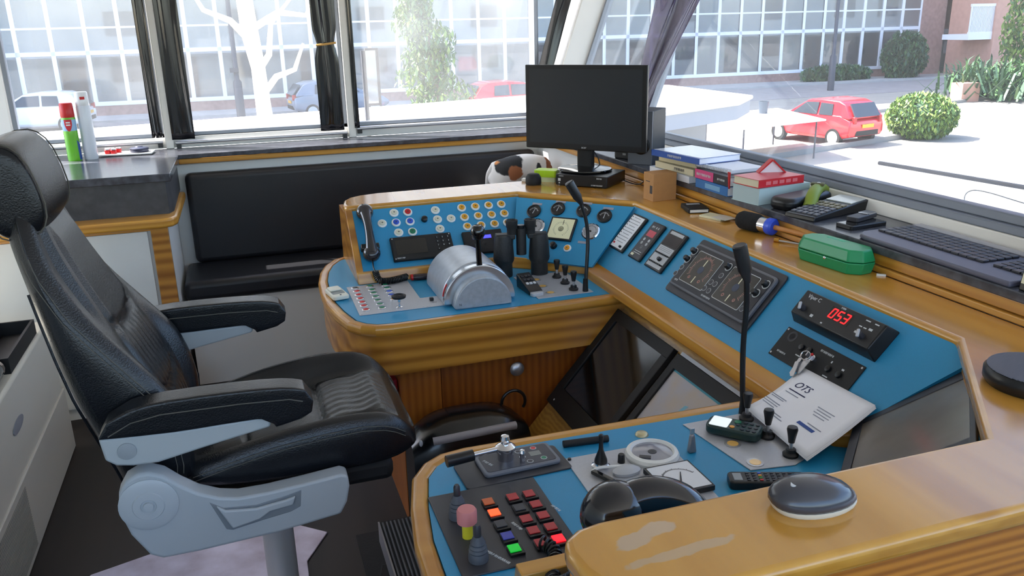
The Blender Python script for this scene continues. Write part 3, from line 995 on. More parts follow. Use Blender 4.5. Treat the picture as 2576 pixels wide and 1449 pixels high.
def screws(root, pts, z, r=.003):
    for x, y in pts:
        build(MB().lathe([(r, 0), (r, .0012), (0, .0018)], 8, c=(x, y, z)), 'screw', M_steel, root, world=False)
def ring(m, root, x, y, r0, r1, z0, z1, name, n=24):
    return build(MB().lathe([(r0, z0), (r1, z0), (r1, z1), (r0, z1), (r0, z0)], n, c=(x, y, 0)), name, m, root, world=False)
def disc(m, root, x, y, r, z0, z1, name, n=24):
    return build(MB().lathe([(r, z0), (r, z1), (0, z1)], n, c=(x, y, 0)), name, m, root, world=False)
def knob(m, root, x, y, r, h, z0, name='knob'):
    return build(MB().lathe([(r, z0), (r * .92, z0 + h * .85), (r * .75, z0 + h), (0, z0 + h)], 18, c=(x, y, 0)), name, m, root, world=False)
def arc(cx, cy, r, a0, a1, n=24):
    return [(cx + r * math.cos(R(a0 + (a1 - a0) * i / n)), cy + r * math.sin(R(a0 + (a1 - a0) * i / n))) for i in range(n + 1)]
def ticks(m, root, cx, cy, r0, r1, a0, a1, n, z, name='scale', wdt=.0008):
    mb = MB()
    for i in range(n + 1):
        a = R(a0 + (a1 - a0) * i / n)
        mb.box(r0, r1 if i % 5 else r1 + (r1 - r0) * .4, -wdt, wdt, z, z + .0004, T(cx, cy, 0) @ Matrix.Rotation(a, 4, 'Z'))
    return build(mb, name, m, root, world=False)
def needle(m, root, cx, cy, a, L, z, wdt=.0015, tail=.2):
    mb = MB(T(cx, cy, z) @ RZ(a))
    mb.hexa([(-L * tail, -wdt, 0), (L, -wdt * .3, 0), (L, wdt * .3, 0), (-L * tail, wdt, 0)], [(-L * tail, -wdt, .001), (L, -wdt * .3, .001), (L, wdt * .3, .001), (-L * tail, wdt, .001)])
    return build(mb, 'needle', m, root, world=False)
M_facew = mat('white_dial', (226, 228, 232), .35)
M_faced = mat('black_dial', (34, 34, 36), .2)
M_scr = mat('dark_screen', (22, 22, 22), .12, coat=.3)

# telephone receivers and coiled cords
def coil(pts, r, turns, wr, name, parent, n=14):
    P = [Vector(p) for p in pts]
    # resample
    seg = [0]
    for a, b in zip(P, P[1:]):
        seg.append(seg[-1] + (b - a).length)
    def at(s):
        s *= seg[-1]
        for i in range(len(P) - 1):
            if s <= seg[i + 1] or i == len(P) - 2:
                k = (s - seg[i]) / (seg[i + 1] - seg[i])
                return P[i].lerp(P[i + 1], k), (P[i + 1] - P[i]).normalized()
    out = []
    N = int(turns * n)
    for i in range(N + 1):
        p, d = at(i / N)
        u = d.cross(Vector((.13, .31, .94))).normalized()
        v = d.cross(u)
        a = 2 * PI * i / n
        out.append(p + (u * math.cos(a) + v * math.sin(a)) * r)
    return build(MB().tube(out, wr, 5), name, M_black, parent)
def smooth_path(pts, k=3):
    P = [Vector(p) for p in pts]
    for _ in range(k):
        Q = [P[0]]
        for a, b in zip(P, P[1:]):
            Q += [a.lerp(b, .25), a.lerp(b, .75)]
        Q.append(P[-1])
        P = Q
    return P
def receiver(root, F, a, b, name='receiver'):
    """a = ear end, b = mouth end, points above the surface in frame F"""
    a, b = F @ Vector(a), F @ Vector(b)
    n = (F.to_3x3() @ Vector((0, 0, 1))).normalized()
    mb = MB()
    mid = []
    rr = []
    for i in range(13):
        t = i / 12
        mid.append(a.lerp(b, t) + n * (.020 + .020 * math.sin(PI * t)))
        rr.append(.0165 + .010 * abs(t - .5) ** 2 * 4)
    mb.tube(mid, rr, 14)
    q = n.to_track_quat('Z', 'Y').to_matrix().to_4x4()
    for p in (a, b):
        mb.lathe([(0, -.004), (.027, -.004), (.033, .004), (.034, .016), (.031, .030), (.020, .040), (0, .044)], 22, M=Matrix.Translation(p) @ q)
    return build(mb, name, mat('telephone_black', (24, 26, 34), .16, coat=.6), root, angle=60)
tel = thing('telephone', 'black telephone receiver hanging at the left end of the far blue panel', 'telephone', PL(F1, .06, .06))
receiver(tel, F1, (.060, .258, .012), (.056, .066, .012))
build(MB(PL(F1, .056, .10)).box(-.036, .036, -.012, .012, 0, .03), 'cradle_hook', M_black, tel, bevel=.004)
p0 = F1 @ Vector((.055, .035, .02))
build(MB().tube(smooth_path([p0, (.44, 3.10, .862), (.445, 3.085, .85)]), .003, 6), 'lead', M_black, tel)
coil(smooth_path([(.445, 3.085, .852), (.45, 3.065, .82), (.475, 3.055, .816), (.52, 3.06, .816), (.565, 3.085, .816)]), .011, 26, .0027, 'coiled_cord', tel)

r1 = thing('radio', 'wide flat black radio with small white number keys on the far panel', 'radio', PL(F1, .263, .081))
flat(M_blackm, r1, 0, 0, .249, .108, 0, .016, 'housing', .004)
flat(M_scr, r1, -.045, .005, .125, .068, .016, .0165, 'display')
for i in range(3):
    for j in range(4):
        if j == 3 and i != 0:
            continue
        k = flat(M_blackm, r1, .064 + i * .0225, .034 - j * .018, .014, .010, .016, .0175, 'key', .001)
        text('123456789*0#'[j * 3 + i], .009, M_mark, k, T(.064 + i * .0225, .034 - j * .018, .0176))
screws(r1, ((-.116, .046), (.116, .046), (-.116, -.046)), .016, .0028)
scrib('SAILOR', .009, M_mark, r1, T(-.093, -.044, .0161))
r2 = thing('radio', 'black radio with lit blue display on the far panel, behind the throttle lever', 'radio', PL(F1, .517, .076))
flat(M_blackm, r2, 0, 0, .168, .105, 0, .016, 'housing', .004)
flat(mat('blue_lcd', (70, 70, 240), .3, emit=(60, 60, 255), estr=1.2), r2, -.005, .020, .078, .015, .016, .0166, 'lit_display')
stickbars(M_black, r2, [(-.024, .020, .006, .015)], .0166, .0169, 'display_gap')
for x in (-.05, 0, .05):
    ring(M_dgrey, r2, x, -.012, .009, .0105, .016, .0172, 'button_ring')
# diagonal panel gauges
GL = ('leftmost', 'second from left', 'third from left, behind the far gooseneck microphone,', 'rightmost')
for (u, v), lb in zip(((.028, .222), (.131, .243), (.245, .245), (.340, .229)), GL):
    g = thing('gauge', 'round black gauge, %s of the four along the top of the diagonal panel' % lb.rstrip(','), 'gauge', PL(F2, u, v), 'round black gauges')
    g['label'] = {'leftmost': 'leftmost of the four round black gauges on the diagonal blue panel', 'second from left': 'second from left of the four round black gauges on the diagonal panel', 'rightmost': 'rightmost of the four round black gauges on the diagonal blue panel'}.get(lb, 'third of the four round black gauges on the diagonal panel, behind the microphone')
    build(MB().lathe([(.031, 0), (.031, .006), (.026, .008), (.026, .0045), (0, .0045)], 28), 'bezel', [M_black], g, world=False)
    disc(M_faced, g, 0, 0, .0255, .003, .005, 'dial')
    ticks(M_mark, g, 0, -.004, .016, .020, 20, 160, 10, .005)
    needle(M_mark, g, 0, -.008, 75 + 30 * u, .022, .0055)
for (u, v), lb in zip(((.062, .151), (.303, .153)), ('white round gauge behind the binoculars on the diagonal panel', 'white round gauge with chrome rim at the right of the diagonal panel')):
    g = thing('gauge', lb, 'gauge', PL(F2, u, v), 'round white gauges')
    build(MB().lathe([(.038, 0), (.038, .005), (.034, .009), (.032, .006), (.030, .006)], 32), 'bezel', M_chrome, g, world=False)
    disc(M_facew, g, 0, 0, .032, .003, .006, 'dial')
    ticks(M_markd, g, 0, 0, .022, .027, -40, 220, 20, .006)
    needle(M_black, g, 0, 0, 150, .022, .0065)
    disc(M_black, g, 0, 0, .004, .006, .008, 'hub')
sq = thing('meter', 'square cream rudder meter in a black frame on the diagonal panel', 'meter', PL(F2, .178, .149))
flat(M_black, sq, 0, 0, .112, .104, 0, .012, 'frame', .002)
flat(mat('cream_meter_face', (232, 228, 186), .4), sq, 0, 0, .098, .090, .012, .0124, 'dial')  # the meter's own even cream colour
ticks(mat('faint_marking', (150, 150, 120), .5), sq, 0, -.002, .028, .033, -60, 240, 24, .0124)
ring(mat('faint_marking', (150, 150, 120), .5), sq, 0, -.002, .010, .012, .0124, .0128, 'centre_ring')
stickbars(M_black, sq, [(.003, .028, .002, .022)], .0124, .013, 'pointer')
# sloping panel: three narrow modules
m1 = thing('alarm_module', 'tall white-faced alarm strip with dark frame, leftmost of three on the sloping panel', 'control module', PL(F3, .064, .169), 'narrow control modules')
flat(M_black, m1, 0, 0, .112, .163, 0, .012, 'frame', .004)
flat(M_facew, m1, 0, 0, .094, .148, .012, .0128, 'face')
stickbars(mat('grey_print', (120, 124, 130), .5), m1, [(0, .066 - .0125 * i, .074 if i % 3 else .05, .0022) for i in range(10)], .0128, .0131, 'printed_lines')
mb = MB()
for i in range(10):
    mb.lathe([(.0022, .0128), (.0022, .0142), (0, .0145)], 8, c=(-.040, .066 - .0125 * i, 0))
build(mb, 'indicator_row', M_black, m1, world=False)
knob(M_black, m1, .030, -.064, .005, .008, .0128)
knob(M_red, m1, -.032, -.058, .004, .005, .0128, 'red_button')
m2 = thing('alarm_module', 'narrow dark control strip with a red window, middle of three on the sloping panel', 'control module', PL(F3, .217, .171), 'narrow control modules')
flat(M_black, m2, 0, 0, .090, .163, 0, .012, 'frame', .004)
flat(M_dgrey, m2, 0, 0, .074, .150, .012, .0124, 'face')
flat(mat('dim_red_window', (190, 50, 70), .3), m2, 0, .032, .052, .026, .0124, .013, 'red_window')
scrib('KIC - N', .012, M_mark, m2, T(0, .060, .0126))
for k in range(6):
    ring(M_mark, m2, -.018 + .036 * (k % 2) * (k < 4) + (.018 if k >= 4 else 0), .004 - .016 * (k // 2), .0055, .0065, .0124, .0128, 'key_ring')
stickbars(M_mark, m2, [(.0, -.048, .05, .002), (0, -.056, .05, .002)], .0124, .0127, 'printed_lines')
flat(M_cream, m2, -.02, -.066, .018, .010, .0124, .015, 'rocker', .001)
m3 = thing('alarm_module', 'dark control strip with pale switch fields, rightmost of three on the sloping panel', 'control module', PL(F3, .364, .171), 'narrow control modules')
flat(M_black, m3, 0, 0, .119, .163, 0, .012, 'frame', .004)
flat(mat('smoked_window', (46, 40, 44), .15), m3, 0, .040, .098, .044, .012, .0126, 'smoked_window')
flat(M_lgrey, m3, 0, .070, .088, .012, .012, .0126, 'label_field')
flat(M_lgrey, m3, 0, .000, .098, .028, .012, .0126, 'label_field')
flat(M_lgrey, m3, 0, -.036, .098, .034, .012, .0126, 'label_field')
flat(M_lgrey, m3, 0, -.066, .098, .014, .012, .0126, 'label_field')
stickbars(mat('grey_print', (120, 124, 130), .5), m3, [(0, .008 - .006 * i, .08, .0015) for i in range(3)], .0126, .0129, 'printed_lines')
stickbars(M_black, m3, [(-.040 + .010 * i, -.018, .005, .005) for i in range(9)] + [(-.040 + .012 * i, -.056, .007, .005) for i in range(7)], .0126, .018, 'switch_row')
knob(M_black, m3, .012, -.038, .008, .012, .0126)
# big double instrument
bi = thing('autopilot', 'large black instrument with two square dials let into the sloping blue panel', 'instrument', PL(F3, .738, .160))
rrect(M_dgrey, bi, 0, 0, .470, .212, .012, 0, .008, 'mounting_plate', .002)
rrect(mat('instrument_grey', (96, 98, 106), .4), bi, 0, .001, .440, .168, .014, .008, .020, 'surround', .003)
rrect(mat('instrument_face', (30, 31, 40), .45), bi, 0, .001, .424, .152, .010, .020, .0215, 'face')
M_dialink = mat('pink_marking', (190, 140, 130), .5)
for cx in (-.110, .093):
    sc = rrect(M_mark, bi, cx, .003, .142, .120, .006, .0215, .0222, 'dial_border')
    rrect(M_scr, bi, cx, .003, .138, .116, .005, .0222, .0226, 'dial_glass')
    mb = MB()
    for i in range(41):
        a = R(-30 + 6 * i)
        mb.box(.044, .052 if i % 4 else .058, -.0007, .0007, .0226, .0230, T(cx, .001, 0) @ Matrix.Rotation(a, 4, 'Z'))
    build(mb, 'dial_scale', M_dialink, bi, world=False)
    disc(mat('dial_centre', (50, 60, 84), .4), bi, cx, .003, .014, .0226, .0232, 'dial_centre')
    stickbars(M_cream, bi, [(cx, .030, .004, .026), (cx, -.036, .004, .026)], .0228, .0234, 'pointer_bars')
    for j, (dx, ww) in enumerate(((-.03, .006), (.03, .006))):
        ring(M_dialink, bi, cx + dx, -.034, .004, .006, .0226, .0229, 'small_circle', 12)
for u, v in ((.532, .211), (.527, .177), (.737, .212), (.935, .212), (.923, .176)):
    kx, ky = u - .738, v - .160
    ring(M_mark, bi, kx, ky, .0125, .0145, .0215, .0222, 'knob_scale')
    knob(M_black, bi, kx, ky, .010, .016, .0215)
for u, v in ((.528, .144), (.520, .116), (.734, .177), (.713, .144), (.736, .144), (.705, .117), (.731, .116), (.916, .116)):
    kx, ky = u - .738, v - .160
    ring(M_mark, bi, kx, ky, .0085, .0095, .0215, .0222, 'button_ring')
    disc(M_dgrey, bi, kx, ky, .0085, .0215, .0225, 'button')
scrib('ALPHATRON', .009, M_mark, bi, T(.0, -.066, .0216))
scrib('NAV', .010, M_mark, bi, T(-.19, -.062, .0216))
# red digit display unit
vp = thing('steering_display', 'black surface-mounted box with glowing red digits 053 on the sloping panel', 'display unit', PL(F3, 1.255, .205))
mb = MB()
mb.hexa([(-.158, -.048, 0), (.158, -.048, 0), (.162, .046, 0), (-.158, .046, 0)], [(-.150, -.034, .036), (.146, -.034, .036), (.150, .040, .036), (-.150, .040, .036)])
build(mb, 'housing', M_black, vp, world=False, bevel=.003)
flat(mat('unit_face', (34, 34, 36), .5), vp, 0, .003, .290, .070, .036, .0366, 'face_plate')
M_led = mat('red_led', (255, 30, 30), .4, emit=(255, 20, 24), estr=2.0)
def seven(root, x, y, h, ch, z, m, sl=.15):
    wd, t = h * .55, h * .13
    segs = {'0': 'abcdef', '5': 'afgcd', '3': 'abgcd', '1': 'bc'}[ch]
    pos = {'a': (0, h / 2, wd, t), 'g': (0, 0, wd, t), 'd': (0, -h / 2, wd, t), 'f': (-wd / 2, h / 4, t, h * .46), 'b': (wd / 2, h / 4, t, h * .46), 'e': (-wd / 2, -h / 4, t, h * .46), 'c': (wd / 2, -h / 4, t, h * .46)}
    mb = MB()
    for s_ in segs:
        px, py, sx, sy = pos[s_]
        q = [(px - sx / 2, py - sy / 2), (px + sx / 2, py - sy / 2), (px + sx / 2, py + sy / 2), (px - sx / 2, py + sy / 2)]
        mb.prism([(x + a + b * sl, y + b) for a, b in q], z, z + .0008)
    return build(mb, 'red_digit', m, root, world=False)
flat(M_scr, vp, .008, .010, .080, .036, .0366, .037, 'display_window')
for i, c_ in enumerate('053'):
    seven(vp, -.016 + .024 * i, .010, .026, c_, .037, M_led)
text('Viper C', .016, M_mark, vp, T(-.105, .026, .0367))
scrib('RATE', .007, M_mark, vp, T(.004, .033, .0367))
stickbars(M_mark, vp, [(.095, .030, .016, .003), (.125, .030, .014, .003), (.085, .010, .010, .003), (.10, .010, .010, .003), (.118, .012, .012, .006), (.085, -.008, .012, .006), (-.075, -.020, .010, .008), (-.03, -.026, .006, .004)], .0366, .037, 'printed_marks')
for x in (-.116, .108):
    build(MB().lathe([(0, .0366), (.009, .0366), (.008, .050), (.0, .051)], 16, c=(x, -.012, 0)), 'turn_knob', M_dgrey, vp, world=False)
    build(MB(T(x, -.012, 0) @ RZ(30)).box(-.004, .004, -.011, .011, .050, .056), 'knob_cap', M_lgrey, vp, world=False, bevel=.002)
# black key panel
kp = thing('ignition_panel', 'flat black engine panel with keys in its lock, below the red digits', 'control panel', PL(F3, 1.252, .092))
flat(M_blackm, kp, 0, 0, .302, .092, 0, .004, 'plate', .001)
screws(kp, ((-.144, .039), (.144, .039), (-.144, -.039), (.144, -.039)), .004)
ring(M_dgrey, kp, -.115, .026, .010, .016, .004, .0046, 'emblem')
scrib('RAYTECH', .008, M_mark, kp, T(-.112, -.026, .0041))
scrib('GENERATOR', .009, M_mark, kp, T(.025, .030, .0041))
for x, y in ((-.06, .012), (-.03, .014), (.06, -.004), (.10, -.004)):
    knob(M_black, kp, x, y, .009, .007, .004, 'switch')
stickbars(M_mark, kp, [(-.055, -.012, .018, .003), (.065, -.024, .018, .003), (.105, -.030, .018, .003), (.055, .016, .004, .006), (.10, .012, .008, .005)], .004, .0043, 'printed_marks')
build(MB().lathe([(.010, .004), (.009, .012), (0, .013)], 16), 'ignition_lock', M_chrome, kp, world=False)
ks = thing('key_bunch', 'small bunch of steel keys hanging from the black engine panel lock', 'keys', PL(F3, 1.252, .092, .014))
build(MB().cb((0, 0, .010), .003, .012, .022), 'key_bow', M_steel, ks, world=False)
mb = MB()
mb.tube([(.012 + .016 * math.cos(a) - .014, -.006 + .012 * math.sin(a), .018) for a in [2 * PI * i / 20 for i in range(21)]], .0016, 6)
build(mb, 'key_ring', M_chrome, ks, world=False)
build(MB().ball((.014, .004, .018), .004), 'red_tag', M_red, ks, world=False)
for i, (dx, dy, L, wd) in enumerate(((-.004, -.026, .036, .016), (.004, -.032, .046, .018), (-.012, -.042, .050, .010), (-.006, -.05, .044, .012))):
    build(MB(T(dx, dy, .006 + .003 * i) @ RZ(-20 + 14 * i)).prism(roundrect(wd, L, .004), 0, .002), 'key', M_steel, ks, world=False)
# screens in the kneehole board
s1 = thing('screen', 'switched-off flat screen in a black frame on the sloping kneehole board', 'monitor', FB @ T(.196, -.247, 0))
BW, BH = .425, .425
mb = MB()
for a in ((-BW / 2, BW / 2, BH / 2 - .04, BH / 2), (-BW / 2, BW / 2, -BH / 2, -BH / 2 + .075), (-BW / 2, -BW / 2 + .042, -BH / 2 + .075, BH / 2 - .04), (BW / 2 - .036, BW / 2, -BH / 2 + .075, BH / 2 - .04)):
    mb.box(*a, .001, .022)
build(mb, 'bezel', M_blackm, s1, world=False, bevel=.002)
flat(M_scr, s1, .003, .017, BW - .078, BH - .115, .001, .016, 'dark_glass')
disc(M_mark, s1, -.17, -.19, .004, .022, .0224, 'power_light')
s2 = thing('chart_screen', 'flat screen showing a pale river chart, right of the dark screen', 'monitor', FB @ T(.640, -.275, 0))
build(MB().box(-.19, .20, .2355, .247, .001, .020), 'silver_edge', M_lgrey, s2, world=False)
mb = MB()
for a in ((-.205, .205, .190, .235), (-.205, .205, -.235, -.19), (-.205, -.175, -.19, .19), (.175, .205, -.19, .19)):
    mb.box(*a, .001, .020)
build(mb, 'bezel', M_blackm, s2, world=False, bevel=.002)
flat(mat('lit_chart', (150, 148, 154), .5, noise=.12, nscale=14, rgb2=(160, 146, 130), emit=(150, 146, 150), estr=.06), s2, 0, 0, .35, .38, .001, .012, 'chart')
flat(mat('teal_bar', (30, 140, 160), .4), s2, 0, .186, .35, .007, .012, .0128, 'title_bar')
mb = MB()
rv = [(-.02, .12), (-.035, .08), (-.05, .03), (-.075, -.02), (-.12, -.05), (-.17, -.08)]
L_, R_ = [(x - .008, y) for x, y in rv], [(x + .008, y + .004) for x, y in rv]
for i in range(len(rv) - 1):
    mb.prism([L_[i], R_[i], R_[i + 1], L_[i + 1]][::-1], .012, .0124)
build(mb, 'river_line', mat('pale_blue_river', (110, 168, 190), .4), s2, world=False)
# screen in the near diagonal panel
s3 = thing('screen', 'grey reflective screen in a black frame in the near diagonal corner', 'monitor', F2m @ T(.152, .116, .0))
mb = MB()
for a in ((-.20, .19, .116, .128), (-.20, .19, -.16, -.135), (-.20, -.152, -.135, .116), (.150, .19, -.135, .116)):
    mb.box(*a, -.003, .006)
build(mb, 'bezel', M_dgrey, s3, world=False, bevel=.002)
flat(mat('grey_screen', (120, 112, 104), .22, noise=.2, nscale=6), s3, -.001, -.0095, .302, .251, -.003, .004, 'screen_glass')

# ------------------------------------------------------------------ fittings on the far desk
DZ = .8005
bp_ = thing('button_plate', 'brushed metal plate of red, green and blue buttons on the far desk', 'button panel', (.447, 2.905, DZ))
flat(M_alu, bp_, 0, 0, .235, .345, 0, .003, 'plate', .001)
screws(bp_, ((-.108, .163), (.108, .163), (-.108, -.163), (.108, -.163)), .003)
cols = ((-.089, (3.049, 3.005, 2.960, 2.914, 2.869, 2.827, 2.782), [M_markd, M_red, M_red, M_red, M_red, M_red, M_red]), (-.032, (3.052, 3.003, 2.961, 2.915, 2.870, 2.824, 2.781), [M_green] * 7), (.026, (3.049, 3.004, 2.958, 2.913, 2.863), [M_green, M_green, M_bluel, M_bluel, M_orange]))
for x, ys, ms in cols:
    for y, m in zip(ys, ms):
        mb = MB(T(x, y - 2.905, .003))
        mb.lathe([(.0145, 0), (.0145, .002), (.0125, .0035), (.0105, .0035), (.0105, .001)], 20)
        mb.mi = 1
        mb.lathe([(.0105, .001), (.0100, .004), (.006, .0055), (0, .0055)], 20)
        build(mb, 'push_button', [M_chrome, m], bp_, world=False)
lv = build(MB(T(.026, -.143, .003)).lathe([(.012, 0), (.012, .004), (.006, .006), (.005, .020), (.007, .024), (.006, .034)], 16), 'control_lever', M_chrome, bp_, world=False)
build(MB(T(.026, -.143, .036)).lathe([(.010, 0), (.024, .004), (.026, .012), (.016, .016), (.014, .012), (0, .011)], 18), 'lever_cap', M_blackm, lv, world=False)
sp = thing('switch_plate', 'small metal plate with one black toggle beside the button plate', 'switch', (.607, 2.787, DZ))
flat(M_alu, sp, 0, 0, .088, .110, 0, .003, 'plate', .001)
screws(sp, ((-.037, .045), (.037, .045), (-.037, -.045), (.037, -.045)), .003, .004)
flat(M_black, sp, -.010, .012, .014, .014, .003, .014, 'toggle', .002)
stickbars(M_markd, sp, [(-.004, -.012, .016, .002)], .003, .0034, 'printed_mark')
# throttle: half drum with lever
th = thing('throttle_control', 'big silver half-drum throttle with black ball lever on the far desk', 'throttle', (.755, 2.80, DZ))
M_cast = mat('silver_casting', (186, 192, 200), .38, metal=.55, noise=.1, nscale=40)
def drum(y0, y1, r, mi, mb, zc=0.0, n=28, x0=0.0):
    for a, b in ((y0, y1),):
        A = [mb.v((x0 + r * math.cos(PI * i / n), a, zc + r * math.sin(PI * i / n))) for i in range(n + 1)]
        B = [mb.v((x0 + r * math.cos(PI * i / n), b, zc + r * math.sin(PI * i / n))) for i in range(n + 1)]
        for i in range(n):
            mb.f([A[i], A[i + 1], B[i + 1], B[i]])
        mb.f(A[::-1])
        mb.f(B)
        mb.f([A[0], B[0], B[-1], A[-1]])
mb = MB()
drum(-.055, .205, .130, 0, mb, .014)
mb.box(-.130, .130, -.055, .205, 0, .014)
build(mb, 'drum', M_cast, th, world=False, bevel=.008, seg=3)
mb = MB()
drum(-.090, -.055, .131, 0, mb, .008)
build(mb, 'scale_ring', mat('polished_ring', (206, 210, 216), .2, metal=.8), th, world=False, bevel=.003)
mb = MB()
drum(-.135, -.070, .104, 0, mb, .006)
mb.box(-.104, .104, -.135, -.07, 0, .006)
build(mb, 'front_housing', mat('silver_casting_dull', (176, 182, 188), .5, metal=.4, noise=.15, nscale=60), th, world=False, bevel=.010, seg=3)
mb = MB()
for i in range(5):
    a = R(152 + 4 * i)
    mb.cb((0, 0, 0), .0015, .010, .010, T(.1315 * math.cos(a), -.060, .010 + .1315 * math.sin(a)) @ Matrix.Rotation(-a, 4, 'Y'))
build(mb, 'red_arrow_mark', M_red, th, world=False)
text('N', .012, M_markd, th, T(-.085, -.1355, .018) @ RX(90))
lvv = build(MB().tube([(.006, -.072, .095), (.004, -.075, .16), (0, -.082, .235)], [.013, .010, .009], 12), 'lever', M_gloss, th, world=False)
build(MB().lathe([(0, -.024), (.018, -.022), (.025, -.008), (.026, .006), (.020, .022), (.014, .026), (.0, .020)], 20, c=(0, -.086, .258)), 'lever_ball', M_gloss, lvv, world=False)
def joystick(root, x, y, s=1.0, red=False):
    b = build(MB(T(x, y, .003)).lathe([(.017 * s, 0), (.018 * s, .006), (.012 * s, .010), (.011 * s, .018), (0, .018)], 16), 'joystick_boot', M_rubber, root, world=False)
    j = build(MB(T(x, y, .003)).lathe([(.0045 * s, .015), (.0045 * s, .042), (0, .042)], 12), 'joystick_stem', M_steel, root, world=False)
    build(MB(T(x, y, .003)).lathe([(.007 * s, .034), (.0095 * s, .050), (.0125 * s, .066), (.011 * s, .072), (0, .074)], 16), 'joystick_grip', M_black, j, world=False)
def jplate(x, y, lb, sticks, lamps, w_, h_, poly=None):
    t = thing('joystick_plate', lb, 'joystick panel', (x, y, DZ), 'joystick plates')
    if poly:
        build(MB().prism(poly, 0, .003), 'plate', M_alu, t, world=False, bevel=.001)
    else:
        flat(M_alu, t, 0, 0, w_, h_, 0, .003, 'plate', .001)
    for a, b in sticks:
        joystick(t, a - x, b - y)
    for a, b in lamps:
        ring(M_steel, t, a - x, b - y, .013, .019, .003, .0045, 'lamp_ring')
        disc(mat('amber_lamp_reflecting', (236, 190, 110), .15, coat=.6), t, a - x, b - y, .013, .003, .005, 'amber_lamp')  # paler than the amber lens: reflected light put into the colour
    return t
jplate(1.068, 2.815, 'grey metal plate with three black joysticks at the right of the far desk', [(1.115, 2.887), (1.116, 2.803), (1.116, 2.719)], [(1.030, 2.890), (1.025, 2.803), (1.025, 2.719)], .215, .285)
jplate(1.06, 1.48, 'grey metal plate with three black joysticks at the right of the near desk', [(1.112, 1.590), (1.106, 1.495), (1.103, 1.402)], [(1.013, 1.495), (1.012, 1.403)], .2, .3,
       [(-.105, .145), (-.075, -.100), (.03, -.115), (.10, -.085), (.10, .145)])
# gooseneck microphones
def gooseneck(lb, base, pts, tipdir):
    t = thing('gooseneck_microphone', lb, 'microphone', base)
    P = smooth_path([Vector(base)] + [Vector(p) for p in pts])
    build(MB().cyl(base, Vector(base) + Vector((0, 0, .05)), .011, .009), 'base_socket', M_black, t)
    build(MB().tube(P, .0068, 10), 'neck', M_black, t)
    e = P[-1]
    d = Vector(tipdir).normalized()
    q = d.to_track_quat('Z', 'Y').to_matrix().to_4x4()
    build(MB().lathe([(0, -.012), (.007, -.012), (.013, .012), (.0165, .022), (.0175, .082), (.015, .085), (0, .084)], 18, M=Matrix.Translation(e) @ q), 'capsule', mat('mic_black', (34, 34, 36), .4), t)
    return t
gooseneck('black gooseneck microphone on the far desk, curving up past the diagonal panel', (1.151, 2.690, DZ), [(1.160, 2.70, .90), (1.172, 2.715, 1.0), (1.165, 2.72, 1.07), (1.145, 2.725, 1.13)], (-.55, .15, 1))
gooseneck('tall black gooseneck microphone rising from the near desk', (1.125, 1.625, DZ), [(1.115, 1.622, .90), (1.105, 1.615, 1.0), (1.107, 1.612, 1.09), (1.10, 1.61, 1.165)], (-.28, .05, 1))
# ------------------------------------------------------------------ fittings on the near desk
lp = thing('engine_control', 'dark plate with chrome lever and grey keypad at the near desk corner', 'engine control', (.502, 1.578, DZ))
rrect(M_dgrey, lp, -.002, .0, .246, .112, .010, 0, .004, 'mounting_plate', .001, rot=2)
rrect(mat('keypad_grey', (108, 112, 122), .4), lp, .014, .014, .180, .092, .012, .004, .014, 'keypad_housing', .003, rot=2)
rrect(mat('keypad_face', (62, 62, 70), .45), lp, .014, .014, .164, .076, .008, .014, .0148, 'keypad_face', rot=2)
flat(mat('grey_lcd', (120, 124, 120), .3), lp, .058, .018, .026, .020, .0148, .0154, 'lcd')
for x, y, m in ((.024, .038, M_dgrey), (.062, .042, M_red), (.026, .012, M_dgrey), (.036, -.012, M_dgrey), (.070, -.008, M_green)):
    ring(M_mark, lp, x, y, .0062, .0074, .0148, .0156, 'key_ring', 16)
    disc(m, lp, x, y, .0062, .0148, .0158, 'key', 16)
hb = build(MB(T(-.012, .018, .004)).lathe([(.018, 0), (.018, .022), (.023, .036), (.023, .042), (.015, .048), (.009, .050), (.008, .054), (.011, .060), (.009, .068), (0, .071)], 24), 'chrome_hub', M_chrome, lp, world=False)
build(MB().tube([(-.03, .018, .042), (-.085, .014, .041), (-.14, .010, .040)], .0062, 12), 'lever_arm', M_chrome, hb, world=False)
build(MB().cyl((-.088, .0142, .041), (-.150, .009, .0395), .0128, .0135, 16), 'lever_grip', M_black, hb, world=False)
build(MB().lathe([(.006, .004), (.006, .036), (.0075, .040), (.005, .046), (0, .047)], 14, c=(.018, -.012, 0)), 'chrome_stop', M_chrome, lp, world=False)
scrib('VOLVO', .010, M_mark, lp, T(-.055, .012, .0149) @ RZ(-65))
